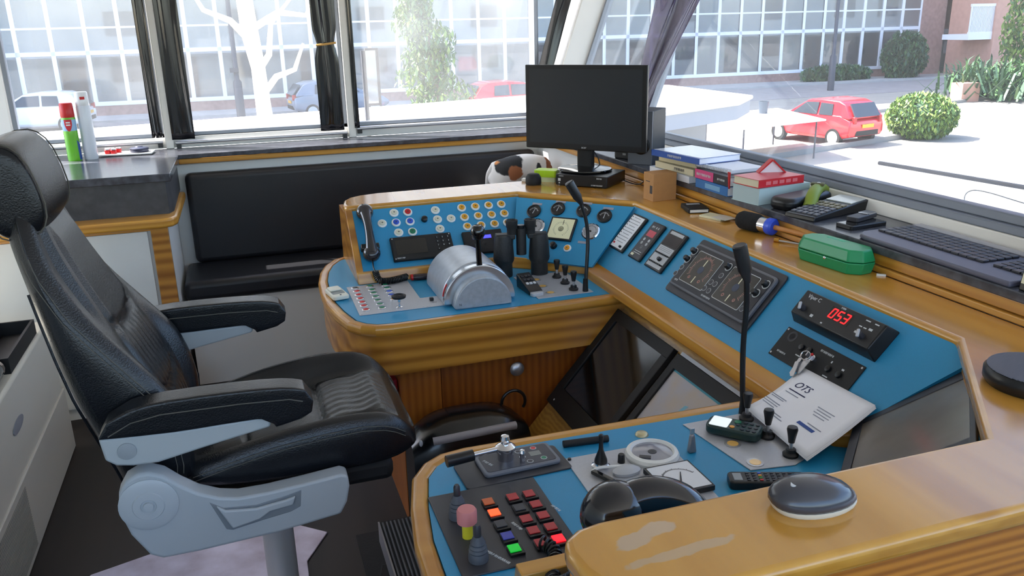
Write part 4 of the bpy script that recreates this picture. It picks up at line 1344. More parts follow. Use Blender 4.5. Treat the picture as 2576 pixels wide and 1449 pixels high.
# square plate with lit push keys
bq = thing('lit_key_board', 'dark grey panel with red square keys and rubber joysticks on the near desk', 'control panel', (.41, 1.37, DZ))
flat(M_dgrey, bq, 0.0, .006, .236, .285, 0, .004, 'plate', .004)
M_kred = mat('red_key', (176, 44, 50), .4)
M_kdk = mat('dark_key', (52, 54, 62), .4)
M_korl = mat('lit_orange_key', (255, 84, 40), .4, emit=(255, 70, 30), estr=1.0)
M_kor = mat('orange_key', (206, 96, 40), .4)
M_kbl = mat('blue_key', (64, 70, 168), .4)
M_kgr = mat('lit_green_key', (20, 160, 60), .4, emit=(0, 150, 30), estr=.5)
M_kredl = mat('lit_red_key', (255, 30, 40), .4, emit=(255, 10, 24), estr=1.4)
for x, ms in ((.404, (M_kor, M_korl, M_kdk, M_kbl, M_kgr)), (.457, (M_kred, M_kdk, M_kred, M_kred, M_kred)), (.493, (M_kred, M_kred, M_kred, M_kred, M_kredl))):
    for j, m in enumerate(ms):
        y = 1.447 - .0425 * j
        k = flat(M_black, bq, x - .41 + .002, y - 1.37 - .003, .029, .030, .004, .010, 'key_socket', .001)
        flat(m, k, x - .41, y - 1.37, .0225, .0235, .010, .0125, 'key_cap', .001)
for x, y, rot, s_ in ((.435, 1.352, -72, 'NAVTEX'), (.53, 1.385, -72, 'ALARM'), (.37, 1.27, -60, 'SEARCHLIGHT')):
    scrib(s_, .009, M_mark, bq, T(x - .41, y - 1.37, .0042) @ RZ(rot))
for x, y in ((.334, 1.425), (.334, 1.277)):
    j = build(MB(T(x - .41, y - 1.37, .004)).lathe([(.019, 0), (.019, .006), (.0185, .012), (.0165, .017), (.018, .020), (.0155, .025), (.0165, .028), (.0135, .033), (.0145, .036), (.0115, .042), (.008, .050), (0, .050)], 20), 'rubber_bellows', mat('grey_bellows', (78, 82, 90), .55), bq, world=False)
    build(MB(T(x - .41, y - 1.37, .004)).lathe([(.0055, .045), (.0072, .050), (.0068, .068), (.0045, .073), (0, .073)], 14), 'stick_tip', M_dgrey, j, world=False)
es = build(MB(T(.334 - .41, 1.352 - 1.37, .004)).lathe([(.0105, 0), (.0105, .028), (0, .028)], 16), 'yellow_collar', mat('yellow_collar', (216, 206, 50), .4), bq, world=False)
build(MB(T(.334 - .41, 1.352 - 1.37, .004)).lathe([(.0105, .030), (.0195, .034), (.0195, .058), (.017, .062), (0, .063)], 20), 'faded_red_cap', mat('faded_red', (206, 128, 128), .6), es, world=False)
# steering plate
sm = thing('steering_plate', 'pale metal plate with round compass dial and square meter on the near desk', 'steering panel', (.74, 1.44, DZ))
build(MB().prism([(-.118, .128), (-.128, -.15), (.12, -.15), (.135, .125)], 0, .003), 'plate', M_alu, sm, world=False)
for p in ((-.110, .120), (.126, .118)):
    build(MB().lathe([(.0045, .003), (.004, .007), (0, .008)], 10, c=(*p, 0)), 'screw', M_black, sm, world=False)
rgm = build(MB(T(.073, .072, .003)).lathe([(.060, 0), (.0615, .006), (.058, .013), (.050, .016), (.047, .012), (.046, .010)], 40), 'white_ring', M_white, sm, world=False)
build(MB(T(.073, .072, .003)).lathe([(.046, .004), (.046, .010), (.030, .013), (0, .014)], 32), 'dial_glass', mat('grey_dial_glass', (140, 140, 150), .1, coat=.6), rgm, world=False)
disc(M_dgrey, rgm, .070, .066, .010, .016, .0175, 'dial_boss')
flat(M_dgrey, rgm, .045, .052, .026, .012, .014, .0168, 'dial_mark', rot=-30)
m5 = build(MB(T(.073, -.049, 0)).box(-.055, .055, -.058, .058, .003, .016), 'square_meter', M_black, sm, world=False, bevel=.002)
flat(M_facew, m5, .073, -.049, .100, .104, .016, .0165, 'meter_face')
ticks(M_markd, m5, .073, -.058, .036, .040, 20, 160, 30, .0165)
needle(M_markd, m5, .062, -.080, 63, .050, .0168, .003)
jj = build(MB(T(-.055, .070, .003)).lathe([(.020, 0), (.021, .003), (.016, .006), (.015, .010), (0, .010)], 20), 'joystick_collar', M_chrome, sm, world=False)
build(MB(T(-.055, .070, .003)).lathe([(.015, .008), (.014, .018), (.0055, .042), (.0045, .062), (.006, .076), (.003, .079), (0, .079)], 16), 'joystick', M_black, jj, world=False)
knob(M_black, sm, -.005, .070, .0085, .020, .003)
sg = thing('folded_handle', 'white and black folded handle lying on the pale steering plate', 'handle', (.69, 1.46, DZ))
build(MB().hexa([(.648, 1.482, .806), (.660, 1.486, .806), (.684, 1.432, .806), (.672, 1.428, .806)], [(.648, 1.482, .815), (.660, 1.486, .815), (.684, 1.432, .815), (.672, 1.428, .815)]), 'black_bar', M_gloss, sg, bevel=.002)
build(MB().tube(smooth_path([(.652, 1.485, .81), (.67, 1.492, .812), (.70, 1.486, .812), (.735, 1.478, .812)]), .0035, 8), 'white_arm', M_white, sg)
build(MB().lathe([(0, 0), (.024, .001), (.026, .008), (.018, .014), (0, .016)], 20, M=T(.725, 1.462, .8035) @ Matrix.Diagonal((1.25, .75, 1, 1))), 'white_pad', M_lgrey, sg)
# near telephone hanging behind the near shelf
tn = thing('telephone', 'shiny black telephone receiver poking up behind the near oak shelf', 'telephone', (.55, 1.08, .86))
mb = MB()
mb.ball((.515, 1.080, .980), (.058, .050, .056), 24, 16)
build(mb, 'earpiece', mat('telephone_black', (24, 26, 34), .16, coat=.6), tn)
build(MB().tube(smooth_path([(.515, 1.08, .985), (.57, 1.075, 1.008), (.62, 1.06, .995), (.645, 1.04, .965), (.66, 1.03, .90)]), .034, 14), 'handle', mat('telephone_black', (24, 26, 34), .16, coat=.6), tn)
build(MB().box(.435, .462, 1.045, 1.065, .91, .935), 'cradle_hook', M_black, tn, bevel=.003)
build(MB().box(.45, .60, 1.02, 1.05, .895, .93), 'cradle', M_black, tn, bevel=.006)
coil(smooth_path([(.452, 1.05, .905), (.42, 1.10, .845), (.435, 1.16, .825), (.455, 1.195, .818), (.47, 1.235, .82), (.452, 1.262, .824)]), .012, 24, .0028, 'coiled_cord', tn)
# ------------------------------------------------------------------ loose things on the near desk
DT = .8035
tag(build(MB(T(.839, 1.615, DZ)).lathe([(.0165, 0), (.0155, .003), (.013, .006), (.010, .0072), (0, .0074)] , 21), 'crown_cork', mat('crown_cap', (196, 186, 150), .3, metal=.6)), 'crimped metal bottle cap lying on the near blue desk', 'bottle cap')
tag(build(MB().cyl((.640, 1.624, DZ + .0085), (.750, 1.613, DZ + .0085), .0085, n=16), 'round_bar', M_blackm, bevel=.001), 'short black round bar lying along the near desk edge', 'bar')
cl = thing('steel_clip', 'small worn steel clip standing on the blue near desk', 'clip', (.908, 1.502, DZ))
build(MB().hexa([(.897, 1.492, DZ), (.917, 1.490, DZ), (.919, 1.508, DZ), (.899, 1.510, DZ)], [(.902, 1.497, DZ + .046), (.913, 1.496, DZ + .046), (.914, 1.506, DZ + .046), (.903, 1.507, DZ + .046)]), 'clip_body', mat('worn_steel', (150, 148, 150), .4, metal=.7), cl, bevel=.005, seg=3)
build(MB().box(.903, .913, 1.499, 1.504, DZ + .045, DZ + .060), 'clip_jaw', M_steel, cl, bevel=.001)
mm = thing('cordless_phone', 'dark green handset with lit screen lying on the near joystick plate', 'phone', T(1.042, 1.535, DT) @ RZ(-48))
build(MB().prism(roundrect(.128, .064, .018), .004, .026), 'case', mat('dark_green_case', (22, 52, 50), .35), mm, world=False, bevel=.005, seg=3)
rrect(mat('lit_screen', (226, 232, 232), .3, emit=(220, 230, 230), estr=.35), mm, -.034, 0, .044, .050, .004, .026, .0266, 'screen')
disc(M_orange, mm, -.002, -.016, .006, .026, .028, 'orange_key', 14)
disc(M_green, mm, .004, .014, .008, .026, .028, 'green_key', 14)
for i in range(4):
    for j in range(3):
        if i or j == 1:
            disc(M_dgrey, mm, .008 + i * .014, -.018 + j * .018, .0048, .026, .028, 'key', 10)
rm = thing('remote_control', 'long black remote control with coloured keys on the near desk', 'remote control', T(.985, 1.318, DZ) @ RZ(-21))
build(MB().prism(roundrect(.165, .046, .010), 0, .020), 'case', M_black, rm, world=False, bevel=.004, seg=3)
flat(M_grey, rm, -.064, 0, .018, .028, .020, .0206, 'grey_window')
rcol = [M_mark, M_red, mat('green_key2', (40, 150, 60), .4), M_orange, M_bluel]
for i in range(9):
    for j in range(4):
        m = rcol[1 + j] if i == 2 else M_dgrey
        flat(m, rm, -.042 + i * .013, -.0135 + j * .009, .007, .005, .020, .0216, 'key')
# letter paper leaning over the joysticks
pp = thing('paper_stack', 'stack of white OTS letters resting on the joysticks and sloping panel', 'papers', (1.2, 1.51, .84))
bl_, br_, tl_, tr2 = Vector((1.132, 1.622, .818)), Vector((1.110, 1.356, .818)), Vector((1.316, 1.652, .884)), Vector((1.322, 1.398, .890))
def pap(u, v, o, su=0.0):
    a = bl_.lerp(br_, u)
    b = tl_.lerp(tr2, u)
    p = a.lerp(b, v)
    p.z += o - .010 * math.sin(PI * v) * (1 - u * .6) + .0
    p.y += su
    p.x += su * .5
    return p
for k in range(3):
    mb = MB()
    mb.grid(lambda u, v: pap(u, v, .0016 * k, -.004 * (2 - k)), 12, 12)
    o = build(mb, 'sheet', M_paper, pp, angle=180)
    md = o.modifiers.new('thick', 'SOLIDIFY')
    md.thickness = .0008
def onpaper(u, v, o=.0042):
    p = pap(u, v, o)
    ux = (pap(min(u + .02, 1), v, o) - p).normalized()
    vx = (pap(u, min(v + .02, 1), o) - p)
    return frame(p, ux, vx)
def ptext(s, size, m, u, v, al='CENTER', sh=0.0):
    cu = text(s, size, m, None, onpaper(u, v), 'printed_heading', .0001, al, sh)
    cu.parent = pp
    cu.matrix_parent_inverse = MW[pp.name].inverted()
M_ink = mat('ink_blue', (40, 44, 84), .6)
ptext('OTS', .030, M_ink, .22, .74, sh=.25)
M_grey_ink = mat('grey_ink', (150, 154, 170), .6)
def pbars(spots, m, name):
    for u, v, su, sv in spots:
        F = onpaper(u, v)
        mb = MB(F)
        mb.box(-su / 2, su / 2, -sv / 2, sv / 2, -.0004, .0003)
        build(mb, name, m, pp)
pbars([(.23, .635, .062, .003)], M_ink, 'printed_rule')
pbars([(.2, .58, .05, .002), (.12, .45, .06, .002), (.12, .42, .05, .002), (.12, .34, .06, .002), (.12, .30, .06, .002), (.12, .26, .05, .002), (.68, .62, .06, .002), (.68, .58, .05, .002), (.68, .54, .055, .002), (.68, .50, .04, .002), (.30, .2, .05, .002), (.33, .16, .06, .002), (.75, .36, .05, .002)], M_grey_ink, 'printed_line')
pbars([(.68, .30, .060, .009)], mat('blue_bar', (40, 76, 150), .6), 'printed_blue_bar')
# computer mouse on the near shelf
ms = thing('computer_mouse', 'dark grey computer mouse with pale base on the near oak shelf', 'mouse', T(.742, .888, 1.06) @ RZ(-8) @ Matrix.Diagonal((1.10, 1.12, 1.1, 1)))
def egg(s, z0=0):
    return [(.058 * s * math.cos(a) * (1.0 + .06 * math.cos(a)), .036 * s * math.copysign(abs(math.sin(a)) ** .85, math.sin(a)), z0) for a in [2 * PI * i / 28 for i in range(28)]]
build(MB().loft([egg(.92, 0), egg(1.0, .004), egg(1.02, .009), egg(.98, .010)]), 'base', mat('cream_base', (222, 214, 196), .4), ms, world=False)
mb = MB()
rg = []
for s_, z_ in ((1.0, .0095), (1.04, .014), (1.0, .022), (.88, .030), (.68, .036), (.4, .0395), (.12, .0405)):
    rg.append([(x - .006 * (z_ / .04), y, z_ * (1 - .18 * max(0, x / .06) ** 2 * (z_ / .04))) for x, y, _ in egg(s_)])
mb.loft(rg)
build(mb, 'shell', mat('mouse_shell', (64, 66, 74), .22, coat=.3), ms, world=False, angle=80)
build(MB(T(-.030, -.004, .0375) @ RZ(60)).prism(roundrect(.012, .007, .003), 0, .0012), 'logo_mark', M_mark, ms, world=False)
# round fabric speaker
rs = thing('round_speaker', 'flat round mesh-topped grey speaker at the right edge on the oak rim', 'speaker', (1.405, 1.09, 1.06))
build(MB().lathe([(0, 0), (.082, 0), (.089, .010), (.089, .026), (.084, .033), (0, .034)], 40, c=(1.405, 1.09, 1.06)), 'body', M_black, rs)
mb = MB()
for i in range(-30, 31):
    x = i * .0027
    L = math.sqrt(max(0, .083 ** 2 - x * x))
    mb.box(1.405 + x - .0007, 1.405 + x + .0007, 1.09 - L, 1.09 + L, 1.0935, 1.0952)
build(mb, 'mesh_top', mat('speaker_mesh', (112, 112, 122), .6), rs)
# ------------------------------------------------------------------ things along the rim before the front window
def crate(name, label, cat, M, sx, sy, sz, m, bevel=.002, part='box_body'):
    t = thing(name, label, cat, M)
    build(MB().box(-sx / 2, sx / 2, -sy / 2, sy / 2, 0, sz), part, m, t, world=False, bevel=bevel)
    return t
M_card = mat('brown_cardboard', (190, 140, 88), .7, noise=.06, nscale=60)
bx = crate('cardboard_box', 'small brown cardboard box standing on the oak rim behind the sloping panel', 'box', T(1.586, 2.955, 1.06) @ RZ(3), .105, .076, .110, M_card, .001)
stickbars(M_markd, bx, [], 0, 0, 'x') if False else None
build(MB().box(-.0532, -.0524, -.030, -.012, .030, .062), 'printed_mark', M_markd, bx, world=False)
build(MB().box(-.0532, -.0524, -.010, .02, .075, .078), 'printed_line', M_markd, bx, world=False)
cs = crate('small_case', 'small black case with white edge on the rim beside the cardboard box', 'case', T(1.607, 2.715, 1.06) @ RZ(-14), .078, .112, .018, M_blackm, .003)
build(MB().box(-.034, .034, -.0575, -.056, .004, .014), 'white_edge', M_white, cs, world=False)
build(MB().box(-.025, .025, .020, .034, .018, .0195), 'pale_strip', M_lgrey, cs, world=False)
nb = crate('note_pad', 'thin cream note pad lying on the rim before the round brush', 'note pad', T(1.610, 2.575, 1.06) @ RZ(20), .062, .098, .008, M_cream, .001)
tag(build(MB(T(1.618, 2.530, 1.0685) @ RZ(12)).box(-.03, .03, -.035, .035, 0, .0008), 'plastic_card', mat('frosted_sleeve', (206, 208, 206), .3)), 'frosted plastic card lying on the cream note pad', 'card')
br = thing('round_brush', 'round black bristle brush with blue collar and wooden handle on the rim', 'brush', (1.61, 2.33, 1.06))
ax = (Vector((1.652, 2.215, 1.090)) - Vector((1.602, 2.405, 1.092))).normalized()
qq = Matrix.Translation((1.602, 2.405, 1.092)) @ ax.to_track_quat('Z', 'Y').to_matrix().to_4x4()
build(MB(qq).lathe([(0, -.004), (.024, -.002), (.031, .012), (.031, .075), (.026, .090), (0, .092)], 26), 'bristles', mat('black_bristle', (24, 24, 28), .9, bump=1.0, bscale=500), br)
build(MB(qq).lathe([(.0245, .088), (.0245, .125), (0, .126)], 26), 'ferrule', M_chrome, br)
build(MB(qq).lathe([(.0255, .120), (.028, .124), (.028, .142), (.022, .148), (0, .149)], 26), 'blue_collar', mat('bright_blue', (44, 84, 220), .35), br)
build(MB(qq).lathe([(.0085, .145), (.0075, .20), (.010, .28), (.0085, .33), (0, .335)], 14), 'handle', mat('bare_wood', (206, 140, 76), .5), br)
sd = thing('small_screwdriver', 'thin steel pin with a brass end lying on the rim beside the brush', 'screwdriver', (1.63, 2.16, 1.06))
build(MB().cyl((1.606, 2.190, 1.066), (1.655, 2.118, 1.064), .0032, n=10), 'shaft', M_steel, sd)
build(MB().cyl((1.598, 2.202, 1.0665), (1.607, 2.189, 1.0665), .0065, n=12), 'brass_end', mat('brass', (210, 160, 70), .3, metal=.9), sd)
gb = thing('green_case', 'green faceted plastic case with a clasp on the rim under the keyboard', 'case', T(1.603, 1.918, 1.06) @ RZ(-83))
M_gr = mat('green_plastic', (30, 146, 92), .35)
def octo(L, W_, c):
    return [(-L / 2 + c, -W_ / 2), (L / 2 - c, -W_ / 2), (L / 2, -W_ / 2 + c), (L / 2, W_ / 2 - c), (L / 2 - c, W_ / 2), (-L / 2 + c, W_ / 2), (-L / 2, W_ / 2 - c), (-L / 2, -W_ / 2 + c)]
build(MB().loft([[(x * .93, y * .88, 0) for x, y in octo(.25, .104, .03)], [(x, y, .034) for x, y in octo(.25, .104, .03)]]), 'lower_shell', M_gr, gb, world=False, bevel=.003)
build(MB().loft([[(x, y, .0355) for x, y in octo(.25, .104, .03)], [(x * .90, y * .80, .068) for x, y in octo(.25, .104, .03)]]), 'lid', M_gr, gb, world=False, bevel=.004)
build(MB().ball((.01, -.051, .030), (.005, .004, .005)), 'clasp', M_chrome, gb, world=False)
scrib('FIRST AID', .012, mat('pale_green', (90, 200, 160), .4), gb, T(-.02, .02, .0682))
tag(build(MB(T(1.646, 1.777, 1.06) @ RZ(-40)).box(-.012, .012, -.004, .004, 0, .005), 'plastic_scrap', M_white), 'tiny white plastic scrap on the rim right of the green case', 'scrap')
# ------------------------------------------------------------------ things on the ledge under the front window
LZ = 1.136
def book(label, c, rot, L, Wd, z0, z1, cover, pages=M_paper, spine='-x', name='book', group='books on the window ledge'):
    """L runs along the spine (local y), Wd away from the spine (local x)"""
    t = thing(name, label, 'book', T(c[0], c[1], z0) @ RZ(rot), group)
    h = z1 - z0
    mb = MB()
    mb.box(-Wd / 2, Wd / 2, -L / 2, L / 2, 0, .0016)
    mb.box(-Wd / 2, Wd / 2, -L / 2, L / 2, h - .0016, h)
    mb.box(-Wd / 2, -Wd / 2 + .002, -L / 2, L / 2, 0, h)
    build(mb, 'cover', cover, t, world=False, bevel=.0008)
    build(MB().box(-Wd / 2 + .002, Wd / 2 - .003, -L / 2 + .003, L / 2 - .003, .0016, h - .0016), 'pages', pages, t, world=False)
    return t
M_pages = mat('cream_pages', (222, 212, 184), .7)
b = book('flat white paperback at the very bottom of the left book pile', (1.745, 3.0, 0), 3, .30, .20, LZ, LZ + .026, mat('white_cover', (224, 228, 236), .4))
b = book('cream paperback with dark title, second from bottom of the left pile', (1.752, 2.985, 0), 5, .27, .19, LZ + .0265, LZ + .052, mat('cream_cover', (214, 202, 168), .5), M_pages)
scrib('ZAKBOEK', .016, M_markd, b, Matrix(((0, 0, -1, -.0956), (-1, 0, 0, -.04), (0, 1, 0, .013), (0, 0, 0, 1))))
b = book('worn thick cream book with curled pages below the blue atlas', (1.765, 2.995, 0), 8, .25, .18, LZ + .0525, LZ + .084, mat('worn_cover', (206, 190, 150), .6), M_pages)
b = book('large shiny white atlas with a blue spine, topmost of the left pile', (1.725, 2.93, 0), 9, .30, .205, LZ + .0845, LZ + .108, mat('blue_cover', (40, 84, 168), .3))
build(MB().box(-.09, .1025, -.1495, .1495, .0235, .0242), 'glossy_front', mat('gloss_white', (226, 230, 238), .15, coat=.5), b, world=False)
scrib('WATERKAART', .014, M_mark, b, Matrix(((0, 0, -1, -.1031), (-1, 0, 0, .0), (0, 1, 0, .012), (0, 0, 0, 1))))
b = book('blue paperback at the bottom of the middle pile, under the pink spine', (1.730, 2.672, 0), 1, .215, .17, LZ, LZ + .034, mat('mid_blue_cover', (44, 110, 176), .4))
build(MB().box(-.0862, -.0852, -.06, .04, .008, .026), 'spine_panel', mat('spine_pale_blue', (120, 170, 210), .4), b, world=False)
b = book('black book with a bright pink spine in the middle pile', (1.735, 2.680, 0), 2, .225, .17, LZ + .0345, LZ + .069, mat('black_cover', (36, 34, 44), .4))
build(MB().box(-.0862, -.0850, -.01, .112, .0, .0345), 'pink_spine', mat('pink_spine', (216, 70, 130), .4), b, world=False)
scrib('BINNENVAART', .014, M_mark, b, Matrix(((0, 0, -1, -.0866), (-1, 0, 0, .052), (0, 1, 0, .017), (0, 0, 0, 1))))
scrib('ALMANAK', .011, M_mark, b, Matrix(((0, 0, -1, -.0856), (-1, 0, 0, -.06), (0, 1, 0, .017), (0, 0, 0, 1))))
sb = thing('spiral_notebook', 'white spiral-bound notebook open-faced on top of the pink spine book', 'notebook', T(1.755, 2.735, LZ + .0695) @ RZ(6), 'books on the window ledge')
build(MB().box(-.07, .09, -.105, .105, 0, .012), 'pages', M_paper, sb, world=False)
mb = MB()
for i in range(24):
    mb.tube([(-.070 + .010 * math.cos(a), -.098 + i * .0085, .006 + .009 * math.sin(a)) for a in [2 * PI * k / 10 for k in range(11)]], .0012, 4, caps=False)
build(mb, 'wire_binding', M_steel, sb, world=False)
b = book('thick pale teal catalogue under the red book', (1.765, 2.475, 0), 99, .235, .135, LZ, LZ + .056, mat('teal_cover', (186, 206, 206), .45), mat('teal_pages', (180, 200, 204), .6))
b = book('red hardback with its spine to the camera, on the teal catalogue', (1.758, 2.482, 0), 98, .205, .130, LZ + .0565, LZ + .084, mat('red_cover', (206, 40, 52), .3), M_pages)
stickbars(mat('pale_red', (226, 110, 116), .4), b, [(-.0655, -.06 + .03 * i, .001, .022) for i in range(5)], .008, .020, 'spine_print')
tc_ = thing('tent_card', 'small red-edged card folded into a tent on the red book', 'card', (1.80, 2.52, LZ + .0845))
mb = MB(T(1.795, 2.515, LZ + .0845) @ RZ(-18))
mb.hexa([(-.05, -.002, 0), (-.044, -.002, 0), (-.044, .03, 0), (-.05, .03, 0)], [(-.003, -.002, .046), (.0, -.002, .041), (.0, .03, .041), (-.003, .03, .046)])
mb.hexa([(.044, -.002, 0), (.05, -.002, 0), (.05, .03, 0), (.044, .03, 0)], [(.0, -.002, .041), (.003, -.002, .046), (.003, .03, .046), (.0, .03, .041)])
build(mb, 'red_border', M_red, tc_)
mb = MB(T(1.795, 2.515, LZ + .0845) @ RZ(-18))
mb.hexa([(-.043, .004, 0), (.043, .004, 0), (.043, .006, 0), (-.043, .006, 0)], [(-.001, .004, .041), (.001, .004, .041), (.001, .006, .041), (-.001, .006, .041)])
build(mb, 'white_face', M_paper, tc_)
tag(build(MB().hexa([(1.651, 2.560, 1.165), (1.655, 2.560, 1.165), (1.655, 2.566, 1.165), (1.651, 2.566, 1.165)], [(1.648, 2.556, 1.225), (1.652, 2.556, 1.225), (1.652, 2.570, 1.225), (1.648, 2.570, 1.225)]), 'bookmark_ribbon', M_red), 'short red ribbon hanging between the middle books and the teal catalogue', 'ribbon')
pc = thing('strap_pouch', 'black rounded pouch wrapped in an olive strap beside the calculator', 'pouch', T(1.79, 2.335, LZ) @ RZ(17))
build(MB().prism(roundrect(.24, .10, .035, 6), .0, .042), 'pouch', M_black, pc, world=False, bevel=.016, seg=4)
M_olive = mat('olive_strap', (128, 146, 40), .55)
mb = MB()
mb.tube(smooth_path([(-.06, -.075, .010), (-.02, -.055, .040), (.03, -.03, .050), (.09, .0, .046), (.15, .02, .030)]), [.016] + [.024] * 30 + [.02] * 2 if False else .022, 10)
build(mb, 'olive_roll', M_olive, pc, world=False)
build(MB(T(.068, -.012, .062) @ RZ(28)).box(-.014, .014, -.022, .022, 0, .010), 'band', mat('olive_band', (96, 92, 60), .6), pc, world=False, bevel=.003)
text('R', .022, M_white, pc, T(.068, -.016, .0725) @ RZ(-60))
build(MB().ball((.165, .03, .026), (.030, .022, .020)), 'lime_end', mat('lime_strap', (186, 206, 50), .5), pc, world=False)
ck = thing('calculator', 'big black desk calculator with tilted display before the strap pouch', 'calculator', T(1.795, 2.205, LZ) @ RZ(15))
build(MB().hexa([(-.14, -.058, 0), (.14, -.058, 0), (.14, .058, 0), (-.14, .058, 0)], [(-.138, -.056, .014), (.138, -.056, .036), (.138, .056, .036), (-.138, .056, .014)]), 'case', M_black, ck, world=False, bevel=.003)
tilt = T(0, 0, .0252) @ RY(-4.6)
for i in range(6):
    for j in range(5):
        build(MB(tilt).box(-.120 + i * .026, -.102 + i * .026, -.050 + j * .021, -.035 + j * .021, .0, .004), 'key', mat('calculator_key', (92, 92, 98), .4) if i < 4 else mat('calculator_key_tan', (132, 124, 96), .4), ck, world=False)
build(MB(tilt).box(.055, .128, -.048, .048, 0, .003), 'display', mat('calc_display', (206, 210, 206), .12, coat=.4), ck, world=False)
p1 = thing('mobile_phone', 'glossy black mobile phone lying flat on the ledge near the keyboard', 'phone', T(1.775, 2.022, LZ) @ RZ(6))
build(MB().prism(roundrect(.145, .068, .010), 0, .012), 'case', M_black, p1, world=False, bevel=.002)
rrect(M_gloss, p1, 0, 0, .132, .058, .004, .012, .0126, 'screen')
p2 = thing('mobile_phone', 'smaller silver-edged phone lying across the glossy black mobile phone', 'phone', T(1.80, 2.052, LZ + .0128) @ RZ(20))
build(MB().prism(roundrect(.115, .040, .008), 0, .014), 'case', M_dgrey, p2, world=False, bevel=.002)
build(MB().prism([(x + .03, y) for x, y in roundrect(.05, .036, .006)], .014, .0165), 'silver_end', M_chrome, p2, world=False)
kb = thing('keyboard', 'dark grey computer keyboard with deep wrist rest on the window ledge', 'keyboard', (1.775, 1.65, LZ))
build(MB().prism([(1.662, 1.392), (1.905, 1.392), (1.905, 1.925), (1.70, 1.925), (1.672, 1.905), (1.662, 1.88)], LZ, LZ + .014), 'keyboard_base', mat('keyboard_grey', (92, 92, 108), .4), kb, bevel=.005, seg=3)
kk = None
kz = LZ + .014
M_key = mat('dark_key_cap', (56, 57, 64), .3)
for r in range(5):
    x0 = 1.745 + r * .0245
    n_ = 19
    for c_ in range(n_):
        y0 = 1.905 - c_ * .0265
        if c_ in (14,):
            continue
        if kk is None:
            kk = build(MB().box(-.0105, .0105, -.0118, .0118, 0, .006), 'key', M_key, kb, bevel=.0015)
            o = kk
        else:
            o = kk.copy()
            COL.objects.link(o)
            o.parent = kb
        o.matrix_parent_inverse = MW[kb.name].inverted()
        o.location = (x0, y0 - .012, kz)
build(MB().box(1.866, 1.900, 1.40, 1.915, kz, kz + .004), 'top_strip', mat('keyboard_strip', (150, 150, 158), .2, coat=.4), kb)
dk_ = thing('black_folder', 'black upright folder with a pale edge at the far right window ledge', 'folder', (1.76, 1.355, LZ))
build(MB().hexa([(1.668, 1.345, LZ), (1.93, 1.345, LZ), (1.93, 1.375, LZ), (1.668, 1.375, LZ)], [(1.70, 1.345, LZ + .20), (1.93, 1.345, LZ + .20), (1.93, 1.375, LZ + .20), (1.70, 1.375, LZ + .20)]), 'cover', M_black, dk_, bevel=.004)
build(MB().hexa([(1.664, 1.352, LZ + .02), (1.668, 1.352, LZ + .02), (1.668, 1.366, LZ + .02), (1.664, 1.366, LZ + .02)], [(1.694, 1.352, LZ + .19), (1.70, 1.352, LZ + .19), (1.70, 1.366, LZ + .19), (1.694, 1.366, LZ + .19)]), 'pale_edge', M_cream, dk_)
# ------------------------------------------------------------------ monitor corner
D2 = Vector((.682, -.731, 0))
N2 = Vector((-.731, -.682, 0))
dv = thing('video_recorder', 'flat black recorder box under the computer monitor stand', 'recorder', frame((1.396 + .731 * .105, 3.316 + .682 * .105, 1.06), (.682, -.731, 0), (.731, .682, 0)))
build(MB().box(-.122, .122, -.105, .105, 0.004, .052), 'case', M_black, dv, world=False, bevel=.003)
MF = Matrix(((1, 0, 0, 0), (0, 0, -1, -.1055), (0, 1, 0, 0), (0, 0, 0, 1)))
for x, y, sx, sy in ((-.104, .028, .012, .012), (-.104, .014, .006, .006)):
    build(MB(MF).box(x - sx / 2, x + sx / 2, y - sy / 2, y + sy / 2, 0, .0006), 'front_mark', M_mark, dv, world=False)
scrib('RECORD', .006, M_mark, dv, MF @ T(-.095, .044, 0))
scrib('H.264', .008, M_mark, dv, MF @ T(.085, .042, 0))
scrib('VIDEOSERVER', .008, M_mark, dv, MF @ T(.075, .012, 0))
for x in (-.1, .1):
    for y in (-.085, .085):
        build(MB().cyl((x, y, 0), (x, y, .005), .010, n=12), 'foot', M_rubber, dv, world=False)
mo = thing('computer_monitor', 'black widescreen computer monitor on a round glossy stand in the corner', 'monitor', frame((1.462, 3.432, 1.112), (.682, -.731, 0), (.731, .682, 0)))
build(MB().lathe([(0, 0), (.118, 0), (.126, .006), (.122, .011), (.06, .017), (0, .018)], 48, M=Matrix.Diagonal((1.0, .86, 1, 1))), 'stand_base', M_gloss, mo, world=False)
build(MB().box(-.038, .038, .0, .028, .012, .20), 'stand_neck', M_black, mo, world=False, bevel=.006)
MX = .004
build(MB(T(MX, 0, 0)).loft([[(x, .0, z) for x, z in ((-.288, .092), (.288, .092), (.288, .458), (-.288, .458))], [(x, -.018, z) for x, z in ((-.288, .092), (.288, .092), (.288, .458), (-.288, .458))]]), 'bezel', M_black, mo, world=False, bevel=.004, seg=3)
build(MB(T(MX, 0, 0)).box(-.27, .27, .0, .03, .11, .44), 'back_shell', M_black, mo, world=False, bevel=.012)
build(MB(T(MX, 0, 0)).box(-.268, .268, -.0186, -.0178, .118, .440), 'screen_panel', mat('matt_screen', (34, 38, 44), .38), mo, world=False)
text('acer', .014, M_mark, mo, Matrix(((1, 0, 0, MX - .0), (0, 0, -1, -.0182), (0, 1, 0, .104), (0, 0, 0, 1))))
sk = thing('loudspeaker', 'tall black loudspeaker with grey front behind the right side of the monitor', 'speaker', frame((1.722, 3.292, LZ), (.731, .682, 0), (-.682, .731, 0)))
build(MB().box(.008, .175, 0, .112, .0, .235), 'cabinet', mat('speaker_vinyl', (46, 46, 50), .6), sk, world=False, bevel=.003)
build(MB().box(0, .008, 0, .112, .0, .235), 'front_baffle', mat('speaker_grey', (108, 112, 120), .45), sk, world=False, bevel=.002)
